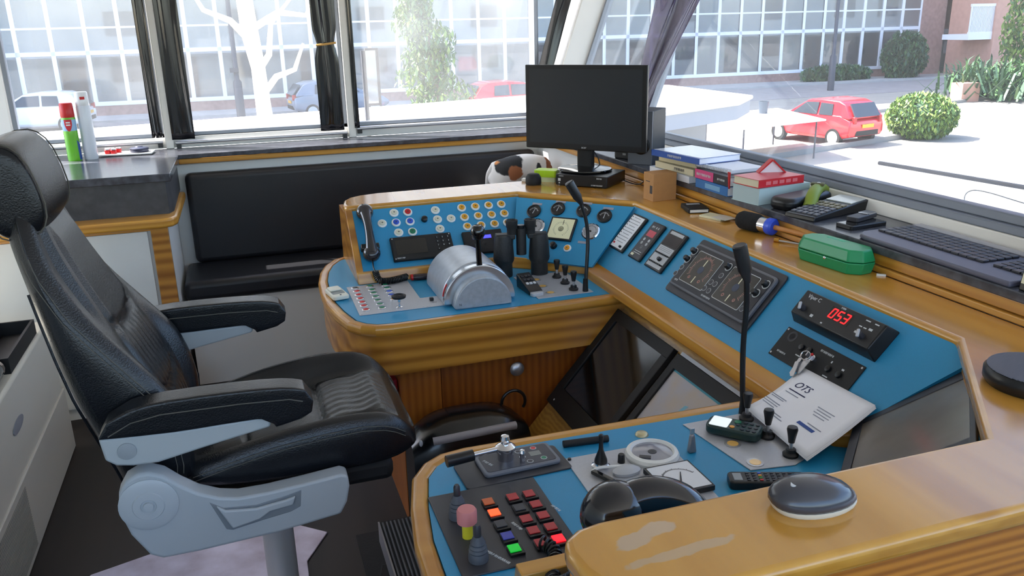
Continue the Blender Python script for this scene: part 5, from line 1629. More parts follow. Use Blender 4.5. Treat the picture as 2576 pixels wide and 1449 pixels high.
MS = Matrix(((0, 0, -1, -.0005), (1, 0, 0, .050), (0, 1, 0, 0), (0, 0, 0, 1)))
build(MB(MS).lathe([(.040, 0), (.040, .004), (.034, .006), (.030, -.004), (.012, -.006), (0, -.002)], 28, c=(0, .085, 0)), 'woofer', M_black, sk, world=False)
build(MB(MS).lathe([(.022, 0), (.022, .003), (.016, .003), (.012, -.002), (0, .001)], 24, c=(0, .185, 0)), 'tweeter', M_black, sk, world=False)
rt_ = thing('router', 'low black box with a rounded front on the ledge behind the monitor', 'router', T(1.75, 3.50, LZ) @ RZ(-65))
build(MB().prism(roundrect(.19, .12, .03), 0, .045), 'case', M_blackm, rt_, world=False, bevel=.006)
scrib('hp', .016, M_mark, rt_, Matrix(((1, 0, 0, -.02), (0, 0, -1, -.0605), (0, 1, 0, .024), (0, 0, 0, 1))))
tag(build(MB().tube(smooth_path([(1.600, 3.335, 1.075), (1.625, 3.29, 1.064), (1.64, 3.24, 1.064), (1.652, 3.20, 1.095), (1.672, 3.19, 1.139)]), .0025, 6), 'cable', M_black), 'thin black cable running from the recorder box up to the loudspeaker', 'cable')
tag(build(MB().tube(smooth_path([(1.52, 3.50, 1.20), (1.56, 3.50, 1.155), (1.565, 3.49, 1.10), (1.58, 3.52, 1.066), (1.62, 3.56, 1.066)]), .003, 6), 'monitor_cable', M_black), 'black cable dropping from the back of the computer monitor', 'cable')
bc = thing('black_cup', 'short black tapered cup on the rim at the far corner', 'cup', (1.232, 3.472, 1.06))
build(MB().lathe([(0, 0), (.033, 0), (.036, .006), (.035, .030), (.026, .046), (.022, .048), (0, .048)], 26, c=(1.232, 3.472, 1.06)), 'cup_body', M_blackm, bc)
lt = thing('lime_tub', 'clear tub with a ribbed lime green lid on the rim behind the recorder', 'tub', T(1.318, 3.528, 1.06) @ RZ(-40))
build(MB().prism(roundrect(.098, .062, .010), 0, .022), 'clear_tub', mat('clear_plastic', (206, 214, 170), .2, coat=.3), lt, world=False)
M_lime = mat('lime_lid', (190, 226, 50), .35)
mb = MB()
mb.prism(roundrect(.104, .068, .010), .022, .052)
for i in range(13):
    mb.box(-.045 + i * .0072, -.042 + i * .0072, -.0352, .0352, .024, .050)
build(mb, 'lime_lid', M_lime, lt, world=False)
tag(build(MB(T(1.228, 3.555, 1.06) @ RZ(-40)).box(-.02, .02, -.012, .012, 0, .014), 'white_adapter', M_white, bevel=.002), 'small white block beside the black tapered cup on the rim', 'adapter')
# ------------------------------------------------------------------ things on the far desk and left counter
bn_ = thing('binoculars', 'black rubber binoculars standing upright on the far desk', 'binoculars', T(1.005, 2.985, DZ) @ RZ(-12))
M_bin = mat('rubber_armour', (38, 38, 38), .5, bump=.3, bscale=200)
for s_ in (-1, 1):
    x = s_ * .070
    build(MB().lathe([(0, 0), (.033, 0), (.034, .004), (.033, .050), (.036, .056), (.0395, .062), (.0415, .072), (.036, .15), (.033, .165), (.0, .167)], 26, c=(x, 0, 0)), 'barrel', M_bin, bn_, world=False)
    build(MB().prism([(x * .35, -.022), (x * 1.42, -.020), (x * 1.45, .02), (x * .35, .022)] if s_ > 0 else [(x * 1.42, -.020), (x * .35, -.022), (x * .35, .022), (x * 1.45, .02)], .150, .170), 'prism_housing', M_bin, bn_, world=False, bevel=.004)
    e = build(MB().lathe([(.0195, .166), (.0195, .192), (.0225, .196), (.024, .222), (.021, .224), (.0185, .214), (0, .212)], 22, c=(s_ * .036, 0, 0)), 'eyepiece', M_bin, bn_, world=False)
build(MB().cyl((0, 0, .085), (0, 0, .19), .020, n=16), 'hinge', M_bin, bn_, world=False)
build(MB().lathe([(.014, .182), (.015, .186), (.015, .202), (0, .204)], 18), 'focus_wheel', M_black, bn_, world=False)
rr_ = thing('handheld_remote', 'short black remote standing in a holder beside the throttle', 'remote control', T(.966, 2.790, DZ) @ RZ(3))
build(MB().hexa([(-.026, -.07, 0), (.026, -.07, 0), (.028, .055, 0), (-.028, .055, 0)], [(-.026, -.07, .018), (.026, -.07, .018), (.028, .060, .052), (-.028, .060, .052)]), 'case', M_black, rr_, world=False, bevel=.005, seg=3)
build(MB(T(0, -.075, 0)).prism(roundrect(.048, .03, .012), 0, .014), 'grey_foot', M_lgrey, rr_, world=False, bevel=.003)
tl = T(0, -.005, .0352) @ RX(14.7)
for i in range(3):
    for j in range(3):
        build(MB(tl).box(-.019 + i * .014, -.009 + i * .014, -.022 + j * .026, -.010 + j * .026, 0, .003), 'key', M_mark if j == 0 else M_dgrey, rr_, world=False)
tag(build(MB().cyl((.940, 3.055, DZ + .010), (.90, 3.06, DZ + .010), .009, n=12), 'plug', M_dgrey), 'small grey plug behind the throttle on the far desk', 'plug') if False else None
sr = thing('screwdriver', 'black-handled screwdriver with a red end tucked behind the silver throttle', 'screwdriver', (.62, 3.06, DZ))
build(MB().lathe([(0, 0), (.010, .002), (.0125, .012), (.0125, .055), (.0105, .062), (.0125, .070), (.0115, .085), (0, .087)], 14, M=T(.585, 3.075, DZ + .0130) @ Matrix.Rotation(R(90), 4, 'Y') @ RX(8)), 'handle', mat('dark_handle', (48, 34, 38), .35), sr)
build(MB().lathe([(0, -.006), (.011, -.004), (.0128, .004), (0, .005)], 14, M=T(.583, 3.075, DZ + .0130) @ Matrix.Rotation(R(90), 4, 'Y')), 'red_end', M_red, sr)
wm = thing('small_meter', 'small white plastic meter with grey display on the far desk corner', 'meter', T(.283, 2.985, DZ + .003) @ RZ(10))
build(MB().prism(roundrect(.060, .118, .010), 0, .016), 'case', mat('ivory_plastic', (226, 224, 208), .4), wm, world=False, bevel=.004, seg=3)
rrect(mat('grey_lcd', (120, 124, 120), .3), wm, 0, -.012, .046, .034, .003, .016, .0166, 'display')
disc(M_chrome, wm, 0, -.048, .004, .016, .018, 'button', 12)
build(MB(T(0, .030, 0)).prism(roundrect(.044, .05, .008), .016, .022), 'flip_cover', mat('ivory_plastic', (226, 224, 208), .4), wm, world=False, bevel=.002)
def can(label, x, y, h, capm, bodym, caph, name='spray_can'):
    t = thing(name, label, 'spray can', (x, y, LZ), 'spray cans on the counter')
    build(MB().lathe([(0, 0), (.0315, 0), (.033, .004), (.033, h - caph - .012), (.029, h - caph), (0, h - caph)], 28, c=(x, y, LZ)), 'can_body', bodym, t)
    build(MB().lathe([(.0315, h - caph - .008), (.0325, h - caph), (.0305, h - .004), (.027, h), (0, h)], 28, c=(x, y, LZ)), 'cap', capm, t)
    return t
g1 = can('green spray can with a red cap on the left counter', -.790, 4.70, .285, M_red, mat('can_green', (110, 190, 50), .3, coat=.3), .062)
build(MB().lathe([(.0333, .150), (.0333, .205)], 28, c=(-.790, 4.70, LZ)), 'pale_blue_band', mat('can_blue', (150, 190, 226), .3), g1)
mb = MB(T(-.790, 4.70, LZ))
A_ = []
for a in (-100, -90, -80, -70, -60):
    A_.append(R(a + 8))
def cy(a, z, r=.0337):
    return (r * math.cos(a), r * math.sin(a), z)
mb.grid(lambda u, v: cy(R(-88 + (u - .5) * 62 * min(1, .08 + 1.25 * v ** .55)), .148 + .058 * v), 10, 10)
build(mb, 'red_shield', mat('shield_red', (206, 50, 60), .4), g1)
for k_ in (.188, .176):
    mb = MB(T(-.790, 4.70, LZ))
    mb.grid(lambda u, v: cy(R(-104 + 32 * u), k_ + .007 * v, .0341), 8, 1)
    build(mb, 'white_print', M_white, g1)
mb = MB(T(-.790, 4.70, LZ))
mb.grid(lambda u, v: cy(R(-40 + 55 * u), .004 + .10 * v * (1 - .3 * u), .0335), 6, 4)
build(mb, 'dark_blue_panel', mat('can_dark_blue', (44, 80, 150), .4), g1)
g2 = can('tall white spray can with a clear cap beside the green one', -.718, 4.722, .335, mat('clear_cap', (230, 232, 236), .15, coat=.5), mat('can_white', (216, 222, 232), .3, coat=.3), .06)
mb = MB(T(-.718, 4.722, LZ))
mb.grid(lambda u, v: cy(R(-95 + 40 * u), .298 + .014 * v, .0325), 6, 2)
build(mb, 'red_flame_mark', M_red, g2)
bp2 = thing('blister_tray', 'white blister pack with red and silver contents on the left counter', 'pack', T(-.560, 4.795, LZ) @ RZ(-6))
build(MB().hexa([(-.135, -.055, .004), (.135, -.055, .004), (.13, .06, .004), (-.13, .06, .004)], [(-.137, -.057, .012), (.137, -.057, .012), (.132, .062, .012), (-.132, .062, .012)]), 'card', M_white, bp2, world=False, bevel=.002)
for i, (x, y) in enumerate(((-.085, -.02), (-.055, -.025), (-.07, .012), (-.04, .015), (-.095, .02))):
    c_ = build(MB(T(x, y, .012)).prism(roundrect(.026, .030, .006), 0, .020), 'red_capsule', M_red, bp2, world=False, bevel=.003)
    build(MB(T(x, y, .032)).prism(roundrect(.022, .026, .006), 0, .006), 'silver_top', M_lgrey, c_, world=False)
build(MB(T(.065, .0, .012)).lathe([(.045, 0), (.047, .004), (.047, .020), (.04, .024), (.022, .026), (.018, .030), (0, .031)], 28), 'round_tin', mat('dark_tin', (64, 66, 84), .3, metal=.4), bp2, world=False)
build(MB().box(-.08, .08, -.05, .05, 0, .004), 'foot', M_blackm, bp2, world=False)
# ------------------------------------------------------------------ gathered sun blinds beside the posts
M_foil = mat('black_foil', (14, 14, 18), .14, coat=.5)
def gathered(label, x0, x1, z0, z1, y0, folds, seed, tie=None, fn=None, m=None, name='sun_blind'):
    t = thing(name, label, 'blind', ((x0 + x1) / 2, y0, z0) if fn is None else fn((x0 + x1) / 2, z0, 0), 'gathered sun blinds')
    rd = random.Random(seed)
    ph = [rd.uniform(0, 6.3) for _ in range(5)]
    def P(u, v):
        z = z0 + (z1 - z0) * v
        k = 1.0
        if tie:
            k = 1 - .30 * math.exp(-((z - tie) / .05) ** 2)
        x = (x0 + x1) / 2 + (u - .5) * (x1 - x0) * k
        d = .005 * math.sin(folds * PI * 2 * u + ph[0] + .6 * math.sin(v * 5 + ph[1])) + .0012 * math.sin(folds * 9 * u + v * 7 + ph[2])
        if fn:
            return fn(x, z, d)
        return (x, y0 + d, z)
    mb = MB()
    mb.grid(P, 40, 30)
    o = build(mb, 'foil', m or M_foil, t, angle=180)
    md = o.modifiers.new('thick', 'SOLIDIFY')
    md.thickness = .0015
    if tie:
        mb = MB()
        mb.tube([(x0 + .014, y0 - .012, tie - .004), ((x0 + x1) / 2, y0 - .022, tie), (x1 - .010, y0 - .012, tie + .006)], .006, 8)
        build(mb, 'tie', mat('yellow_tie', (206, 160, 90), .5), t)
    return t
gathered('glossy black blind bunched on the left side of the left window post', -.436, -.380, 1.20, 2.28, 4.915, 1.4, 1)
gathered('wide glossy black blind bunched on the right side of the left window post', -.336, -.218, 1.185, 2.28, 4.908, 1.8, 2)
gathered('glossy black blind tied with a yellow band left of the right window post', .460, .592, 1.185, 2.28, 4.908, 1.8, 3, tie=1.66)
gathered('narrow glossy black blind edge right of the right window post', .655, .682, 1.19, 2.28, 4.916, .6, 4)
gathered('narrow dark blind edge beside the raked corner post', 1.70, 1.80, 1.20, 2.28, 4.918, .8, 6, fn=lambda x, z, d: (x + .30 * (z - 1.2), 4.918 + d, z))
M_film = glass_mat('mauve_film', .10, (.30, .26, .34), 1.0)
def filmfn(y, z, d):
    k = (z - 1.24) / .9
    c = 3.935
    yy_ = c + (y - c) * (.18 + 1.0 * max(0, k)) - .05 * max(0, k)
    return (FX(z) - .03 + d, yy_, z)
gathered('mauve tinted sun film gathered to a point on the front window post', 3.66, 4.20, 1.24, 2.28, 0, 2.2, 5, fn=filmfn, m=M_film, name='sun_film')
wp = thing('wiper', 'grey window wiper arm resting outside the right front window', 'wiper', (2.05, 2.0, 1.25))
mb = MB()
a, b_ = Vector((FX(1.268) + .075, 2.29, 1.268)), Vector((FX(1.285) + .075, 1.55, 1.285))
mb.tube([a, a.lerp(b_, .5), b_], .007, 8)
build(mb, 'blade', mat('grey_wiper', (140, 140, 150), .5), wp)
build(MB().tube(smooth_path([(FX(1.22) + .09, 1.92, 1.20), (FX(1.22) + .09, 1.92, 1.235), (FX(1.24) + .09, 1.88, 1.250), (FX(1.235) + .09, 1.70, 1.235), (FX(1.23) + .09, 1.5, 1.23)]), .002, 6), 'hose', M_lgrey, wp)
# side mirror frame outside the right rear window
sm2 = thing('side_mirror', 'dark framed outside mirror beyond the glass right of the second post', 'mirror', (.90, 5.6, .5))
build(MB().box(.82, .845, 5.58, 5.62, .95, 1.6).box(.82, .845, 5.04, 5.60, .95, .98), 'mirror_stay', M_post if 'M_post' in globals() else M_dgrey, sm2)
mb = MB()
mb.box(.845, .93, 5.585, 5.615, 1.60, 1.615)
mb.box(.915, .93, 5.585, 5.615, 1.26, 1.60)
mb.box(.845, .93, 5.585, 5.615, 1.25, 1.265)
build(mb, 'mirror_frame', M_dgrey, sm2)
build(MB().box(.848, .915, 5.597, 5.603, 1.265, 1.60), 'mirror_glass', M_chrome, sm2)
# ------------------------------------------------------------------ dog on the bench
def spots_mat(name, base, spots, fine=None):
    m = bpy.data.materials.new(name)
    m.use_nodes = True
    t = m.node_tree
    bs = t.nodes['Principled BSDF']
    bs.inputs['Roughness'].default_value = .8
    tc = t.nodes.new('ShaderNodeTexCoord')
    nz = t.nodes.new('ShaderNodeTexNoise')
    nz.inputs['Scale'].default_value = 26
    nz.inputs['Detail'].default_value = 4
    t.links.new(tc.outputs['Object'], nz.inputs['Vector'])
    cur = None
    col = lin(base)
    for c, r, rgb in spots:
        d = t.nodes.new('ShaderNodeVectorMath')
        d.operation = 'DISTANCE'
        d.inputs[1].default_value = c
        t.links.new(tc.outputs['Object'], d.inputs[0])
        ad = t.nodes.new('ShaderNodeMath')
        ad.operation = 'MULTIPLY_ADD'
        ad.inputs[1].default_value = .035
        t.links.new(nz.outputs[0], ad.inputs[0])
        t.links.new(d.outputs['Value'], ad.inputs[2])
        lt_ = t.nodes.new('ShaderNodeMapRange')
        lt_.inputs[1].default_value = r + .014
        lt_.inputs[2].default_value = r + .021
        lt_.inputs[3].default_value = 1
        lt_.inputs[4].default_value = 0
        t.links.new(ad.outputs[0], lt_.inputs[0])
        mx = t.nodes.new('ShaderNodeMix')
        mx.data_type = 'RGBA'
        if cur is None:
            mx.inputs[6].default_value = (*col, 1)
        else:
            t.links.new(cur, mx.inputs[6])
        mx.inputs[7].default_value = (*lin(rgb), 1)
        t.links.new(lt_.outputs[0], mx.inputs[0])
        cur = mx.outputs[2]
    t.links.new(cur, bs.inputs['Base Color'])
    return m
dog = thing('dog', 'white dog with black and brown patches standing on the bench, head lowered', 'dog', (1.45, 4.38, .558))
V = [(1.385, 4.385, .965), (1.455, 4.375, .985), (1.525, 4.37, .985), (1.575, 4.38, .975), (1.615, 4.40, .985), (1.640, 4.42, .965), (1.650, 4.44, .925),
     (1.345, 4.34, .90), (1.315, 4.33, .79), (1.335, 4.33, .70), (1.34, 4.325, .582), (1.36, 4.325, .577),
     (1.345, 4.44, .90), (1.315, 4.45, .79), (1.335, 4.45, .70), (1.34, 4.455, .582), (1.36, 4.455, .577),
     (1.555, 4.335, .89), (1.550, 4.33, .76), (1.555, 4.33, .582), (1.575, 4.33, .577),
     (1.555, 4.42, .89), (1.550, 4.425, .76), (1.555, 4.425, .582), (1.575, 4.425, .577),
     (1.325, 4.40, 1.0), (1.295, 4.405, .95), (1.285, 4.405, .88)]
E_ = [(0, 1), (1, 2), (2, 3), (3, 4), (4, 5), (5, 6), (0, 7), (7, 8), (8, 9), (9, 10), (10, 11), (0, 12), (12, 13), (13, 14), (14, 15), (15, 16), (3, 17), (17, 18), (18, 19), (19, 20), (3, 21), (21, 22), (22, 23), (23, 24), (0, 25), (25, 26), (26, 27)]
RR_ = [.078, .078, .080, .070, .052, .048, .030, .055, .034, .020, .018, .016, .055, .034, .020, .018, .016, .038, .024, .017, .017, .038, .024, .017, .017, .020, .013, .008]
me = bpy.data.meshes.new('body')
me.from_pydata(V, E_, [])
ob = bpy.data.objects.new('body', me)
link(ob, dog)
bmm = bmesh.new()
bmm.from_mesh(me)
bmm.verts.ensure_lookup_table()
ly = bmm.verts.layers.skin.verify()
for i, r in enumerate(RR_):
    bmm.verts[i][ly].radius = (r, r)
    bmm.verts[i][ly].use_root = (i == 0)
bmm.to_mesh(me)
bmm.free()
sk_ = ob.modifiers.new('skin', 'SKIN')
sk_.use_smooth_shade = True
ob.modifiers.new('sub', 'SUBSURF').levels = 2
ob.modifiers['sub'].render_levels = 2
me.materials.append(spots_mat('dog_coat', (232, 230, 226), [((1.392, 4.33, 1.025), .080, (34, 36, 38)), ((1.425, 4.30, .962), .042, (166, 104, 66)), ((1.335, 4.37, 1.03), .020, (214, 140, 76)), ((1.56, 4.31, .99), .018, (40, 40, 44)), ((1.50, 4.30, 1.01), .004, (40, 40, 44)), ((1.535, 4.31, 1.03), .004, (40, 40, 44)), ((1.545, 4.30, .905), .022, (160, 100, 64)), ((1.64, 4.39, 1.005), .030, (160, 96, 60)), ((1.61, 4.36, .995), .006, (120, 80, 60))]))
for s_, dy in ((1, -.035), (-1, .035)):
    mb = MB()
    mb.loft([[(1.628 + .016 * math.cos(a), 4.415 + dy + .006 * math.sin(a) + dy * .2, 1.003) for a in [PI * 2 * k / 8 for k in range(8)]],
             [(1.640 + .020 * math.cos(a), 4.412 + dy * 1.5 + .006 * math.sin(a), .975) for a in [PI * 2 * k / 8 for k in range(8)]],
             [(1.648 + .012 * math.cos(a), 4.410 + dy * 1.6 + .005 * math.sin(a), .945) for a in [PI * 2 * k / 8 for k in range(8)]]])
    build(mb, 'ear', mat('brown_fur', (150, 92, 60), .8), dog)
build(MB().ball((1.653, 4.458, .912), (.010, .010, .009), 10, 8), 'nose', M_black, dog)
for dy in (-.026, .026):
    build(MB().ball((1.664, 4.428 + dy * .8, .972), .006, 8, 6), 'eye', M_gloss, dog)
# ------------------------------------------------------------------ outside: quay, street, buildings
G = -1.75
sbox('ground', mat('pale_paving', (156, 151, 142), .8, noise=.12, nscale=1.2), -60, 90, -20, 90, G - .3, G)
def gp(name, m, poly, z0, z1):
    return struct(build(MB().prism(poly, z0, z1), name, m))
gp('street', mat('street_paving', (150, 144, 142), .8, noise=.15, nscale=2), [(-60, 30.2), (90, 33.5), (90, 37.6), (-60, 37.6)], G - .01, G + .012)
gp('pavement', mat('footpath', (168, 164, 160), .8, noise=.1, nscale=3), [(-60, 37.6), (90, 37.6), (90, 40), (-60, 40)], G - .01, G + .10)
M_kerb = mat('kerb_stone', (140, 138, 136), .8)
gp('kerb', M_kerb, [(12.5, 18.1), (19.5, 20.0), (19.44, 20.35), (12.4, 18.45)], G - .01, G + .14)
gp('kerb', M_kerb, [(22.0, 25.4), (44.0, 31.0), (44.0, 31.3), (22, 25.7)], G - .01, G + .12)
M_brick = mat('brown_brick', (164, 130, 120), .85, noise=.2, nscale=6)
M_brickp = mat('pink_brick', (196, 150, 132), .85, noise=.1, nscale=5)
M_fw = mat('white_facade_frame', (228, 228, 232), .5)
M_gal = mat('gallery_wall', (228, 224, 214), .7, noise=.1, nscale=.6)
M_pane = glass_mat('facade_glass', 0.24, (.9, .93, .95), 1.6, .25)
bd = thing('apartment_building', 'long apartment block across the street with white gridded glass galleries on a brick base', 'building', (11, 42, G))
W_ = 1.31
X0, NB = -16.0, 41
XE = X0 + W_ * NB
build(MB().box(X0, XE, 39.96, 41.6, G, -1.17), 'brick_base', M_brick, bd)
build(MB().box(X0 - 12, XE + .1, 41.5, 46, G, 28), 'gallery_wall', M_gal, bd)
build(MB().box(X0, XE, 40.05, 41.5, .78, 1.05), 'gallery_floor', M_fw, bd)
build(MB().box(X0, XE, 40.05, 41.5, 3.45, 3.7), 'gallery_floor', M_fw, bd)
build(MB().box(X0 - 30, XE, 40.0, 41.5, 5.9, 28), 'upper_storeys', M_gal, bd)
build(MB().box(X0, XE, 39.93, 40.03, -1.24, -1.12), 'sill_band', M_fw, bd)
build(MB().box(XE, XE + 1.7, 39.9, 42, G, 28), 'brick_pier', M_brick, bd)
wprot = None
for row, (z0, z1, tr) in enumerate(((-1.12, .96, None), (.96, 3.55, 1.95))):
    f = MB()
    f.box(-.085, .085, 39.94, 40.04, z0, z1)
    f.box(W_ - .085, W_ + .0, 39.945, 40.035, z0, z1)
    f.box(0, W_, 39.94, 40.04, z1 - .10, z1 + .07)
    f.box(0, W_, 39.945, 40.04, z0, z0 + .05)
    if tr:
        f.box(0, W_, 39.95, 40.03, tr - .04, tr + .04)
    g = MB()
    g.box(.085, W_ - .085, 39.985, 39.995, z0 + .05, z1 - .1)
    a = build(f, 'gallery_window', M_fw, bd)
    b = build(g, 'glazing', M_pane, a)
    a.location.x = X0
    for i in range(1, NB):
        a2 = a.copy()
        COL.objects.link(a2)
        a2.location.x = X0 + W_ * i
        b2 = b.copy()
        COL.objects.link(b2)
        b2.parent = a2
        b2.matrix_parent_inverse = Matrix()
    b.matrix_parent_inverse = Matrix()
M_bdoor = mat('brown_door', (92, 56, 46), .5)
M_dkwin = mat('dark_window', (70, 74, 82), .2)
for x in (-13.2, -6.9, -2.3, 3.2, 9.0, 14.6, 20.1, 26.0, 31.2, 34.5):
    d = build(MB().box(x, x + .95, 41.40, 41.5, G + .6, .62), 'front_door', M_bdoor, bd)
    build(MB().box(x + .3, x + .65, 41.38, 41.40, -.6, .3), 'door_light', M_dkwin, d)
for x in (-11.2, -4.9, 0.2, 6.0, 11.6, 17.3, 22.9, 28.4, 33.0, 36.0):
    for z in (-.35, 1.6):
        build(MB().box(x, x + 1.3, 41.40, 41.5, z, z + 1.0), 'inner_window', M_dkwin, bd)
build(MB().box(XE - 4.0, XE - .1, 41.2, 41.45, -1.1, .75), 'dark_hall', mat('dark_hall', (72, 66, 74), .6), bd)
# entrance bay and projecting wing on the right
wg = thing('entrance_wing', 'brick wing with a glazed entrance and white balcony at the right of the street', 'building', (44, 42, G))
build(MB().box(XE + 1.7, 62, 41.55, 46, G, 28), 'recess_wall', mat('red_brick', (150, 92, 78), .85, noise=.2, nscale=6), wg)
build(MB().box(39.45, 62, 36.5, 39.6, G, 14), 'projecting_wall', M_brickp, wg)
build(MB().box(XE + 1.7, 42.3, 40.9, 41.5, .55, .8), 'canopy', M_fw, wg)
dd = build(MB().box(40.5, 41.6, 41.3, 41.5, G, .4), 'entrance_door', mat('grey_door', (110, 110, 116), .4), wg)
build(MB().box(40.9, 41.2, 41.25, 41.3, -.6, 0.1), 'notice', M_paper, dd)
build(MB().box(40.35, 40.5, 41.2, 41.45, G, .55), 'door_post', M_fw, wg)
build(MB().box(41.6, 41.75, 41.2, 41.45, G, .55), 'door_post', M_fw, wg)
mb = MB()
for i in range(7):
    mb.box(39.5, 40.3, 41.3, 41.45, -1.4 + i * .27, -1.25 + i * .27)
build(mb, 'letterbox_stack', M_lgrey, wg)
bl = build(MB().box(37.85, 39.45, 36.6, 38.4, .30, .58), 'balcony_slab', M_fw, wg)
mb = MB()
for i in range(18):
    mb.box(37.88 + i * .092, 37.93 + i * .092, 36.62, 36.70, .70, 2.0)
mb.box(37.85, 39.45, 36.6, 36.72, 2.0, 2.14)
mb.box(37.85, 39.45, 36.6, 36.72, .58, .70)
build(mb, 'balcony_railing', M_fw, bl)
# lamp posts and flag pole
M_post = mat('dark_post', (62, 64, 74), .5)
for nm, x, y, lb, h in (('lamp_post', .25, 34.0, 'dark lamp post on the street seen through the middle rear window', 6.5), ('lamp_post', 27.6, 34.5, 'slim dark lamp post before the glass galleries on the right', 7.5)):
    t = thing(nm, lb, 'lamp post', (x, y, G))
    build(MB().lathe([(.16, 0), (.16, 1.6), (.09, 1.7), (.07, h), (0, h)], 14, c=(x, y, G)), 'post', M_post, t)
    if x < 5:
        build(MB().box(x - .22, x + .10, y - .13, y + .13, G + 1.95, G + 2.12), 'sign_clamp', M_post, t)
    build(MB().ball((x, y, G + h), (.25, .25, .2)), 'lantern', M_lgrey, t)
# foliage
def foliage(name, c, r, n, m, root, seed, leaf=.06, squash=1.0, shape=None):
    rd = random.Random(seed)
    mb = MB()
    for i in range(n):
        while True:
            p = Vector((rd.uniform(-1, 1), rd.uniform(-1, 1), rd.uniform(-1, 1)))
            if .35 < p.length < 1 and (shape is None or shape(p)):
                break
        q = Vector((c[0] + p.x * r[0], c[1] + p.y * r[1], c[2] + p.z * r[2]))
        a = Matrix.Rotation(rd.uniform(0, 6.3), 3, 'Z') @ Matrix.Rotation(rd.uniform(.2, 1.5), 3, 'X')
        l = leaf * rd.uniform(.7, 1.3)
        vs = [q + a @ Vector(v) * l for v in ((-.0, -1, 0), (.42, 0, .1), (0, 1, 0), (-.42, 0, .1))]
        mb.mi = rd.choice((0, 0, 1))
        mb.f([mb.v(v) for v in vs])
    return build(mb, name, m, root, smooth=False)
M_leaf = mat('leaf_green', (70, 104, 56), .5)
M_leaf2 = mat('leaf_light', (116, 142, 62), .5)
M_leafd = mat('leaf_dark', (56, 84, 60), .6)
M_bark = mat('bark', (120, 104, 90), .9)
sh = thing('hedge_bush', 'round clipped bright green bush on the quay right of the red car', 'bush', (19.0, 19.65, G))
foliage('foliage', (19.0, 19.65, G + .62), (1.02, .95, .68), 5200, [M_leaf2, M_leaf], sh, 3, .085, shape=lambda p: max(abs(p.x), abs(p.y), abs(p.z)) > .6)
build(MB().ball((19.0, 19.65, G + .60), (.86, .8, .58)), 'inner_mass', M_leafd, sh)
yb = thing('spiky_shrub', 'big spiky dark green shrub in front of the brick wing at the far right', 'bush', (30.2, 27.6, G))
rd = random.Random(5)
mb = MB()
for i in range(900):
    bx, by = rd.gauss(30.4, .9), rd.gauss(27.5, .9)
    a, el, L = rd.uniform(0, 6.28), rd.uniform(.4, 1.4), rd.uniform(1.0, 2.1)
    p0 = Vector((bx, by, G + rd.uniform(0, .5)))
    d = Vector((math.cos(a) * math.cos(el), math.sin(a) * math.cos(el), math.sin(el)))
    s_ = Vector((-math.sin(a), math.cos(a), 0)) * .05
    p1 = p0 + d * L * .6
    p2 = p1 + Vector((d.x, d.y, d.z * .2)) * L * .4
    mb.mi = i % 2
    vs = [mb.v(p) for p in (p0 - s_, p0 + s_, p1 + s_ * .8, p1 - s_ * .8, p2)]
    mb.f(vs[:4])
    mb.f([vs[3], vs[2], vs[4]])
build(mb, 'leaves', [M_leaf, M_leafd], yb, smooth=False)
build(MB().box(28.0, 28.9, 27.0, 27.6, G, G + .75), 'planter_wall', M_brickp, yb)
for nm, c, r, lb, sd, mm in (('dark_bush', (35.6, 38.6, G + 1.2), (1.5, .8, 1.4), 'dark green bush by the brick pier right of the glass galleries', 11, [M_leafd, M_leaf]),
                             ('low_hedge', (31.4, 38.9, G + .4), (2.4, .6, .5), 'low dark hedge under the galleries left of the dark bush', 12, [M_leafd, M_leaf]),
                             ('tall_bush', (36.6, 31.6, G + 2.6), (1.6, 1.2, 2.7), 'tall pale green tree by the brick wing at the right edge', 13, [M_leaf2, M_leaf])):
    t = thing(nm, lb, 'bush', (c[0], c[1], G))
    foliage('foliage', c, r, 2600, mm, t, sd, .16)
    build(MB().cyl((c[0], c[1], G), (c[0], c[1], c[2]), .08, .05), 'stem', M_bark, t)
tg = thing('street_tree', 'loose leafy green tree seen through the right rear window', 'tree', (6.0, 25.5, G))
for k in range(9):
    z = -.9 + k * .55
    rr = 1.15 * (1 - k / 11.5)
    foliage('foliage', (6.05 - .10 * k + .25 * math.sin(k * 2.1), 25.5, z), (rr, rr, .55), 520, [M_leaf, M_leaf2], tg, 40 + k, .11)
build(MB().tube([(6.1, 25.5, G), (6.0, 25.5, 0), (5.6, 25.5, 2.5), (5.3, 25.5, 4.2)], [.11, .08, .05, .02], 10), 'trunk', M_bark, tg)
pt = thing('pale_tree', 'pale sunlit tree trunk with bare branches beyond the middle rear window', 'tree', (.81, 23.0, G))
M_pale = mat('pale_bark', (236, 226, 206), .8)
KS = 23.0 / 27.0
def near(p):
    return (p[0] * KS, p[1] * KS, 1.75 + (p[2] - 1.75) * KS)
build(MB().tube([(.81, 23, G), (.80, 23, -1.4)] + [near(p) for p in ((.88, 27, -.6), (.85, 27, .6), (.72, 27, 1.6), (.62, 27, 3.5), (.5, 27, 6))], [.28, .26, .20, .18, .22, .19, .12], 12), 'trunk', M_pale, pt)
for pts in ([(.86, 27, -.2), (1.35, 27, .35), (1.9, 26.8, .55), (2.2, 26.6, 1.3)], [(.8, 27, .5), (1.2, 27, 1.0), (1.35, 27, 1.9), (2.0, 26.9, 2.6)], [(.72, 27, 1.4), (.2, 27, 2.0), (-.5, 26.9, 2.3), (-.9, 26.9, 3.1)], [(.7, 27, 1.7), (1.6, 27, 2.2), (2.4, 27, 2.1), (2.9, 27, 2.9)]):
    build(MB().tube([near(p) for p in pts], [.10, .08, .06, .035], 8), 'branch', M_pale, pt)

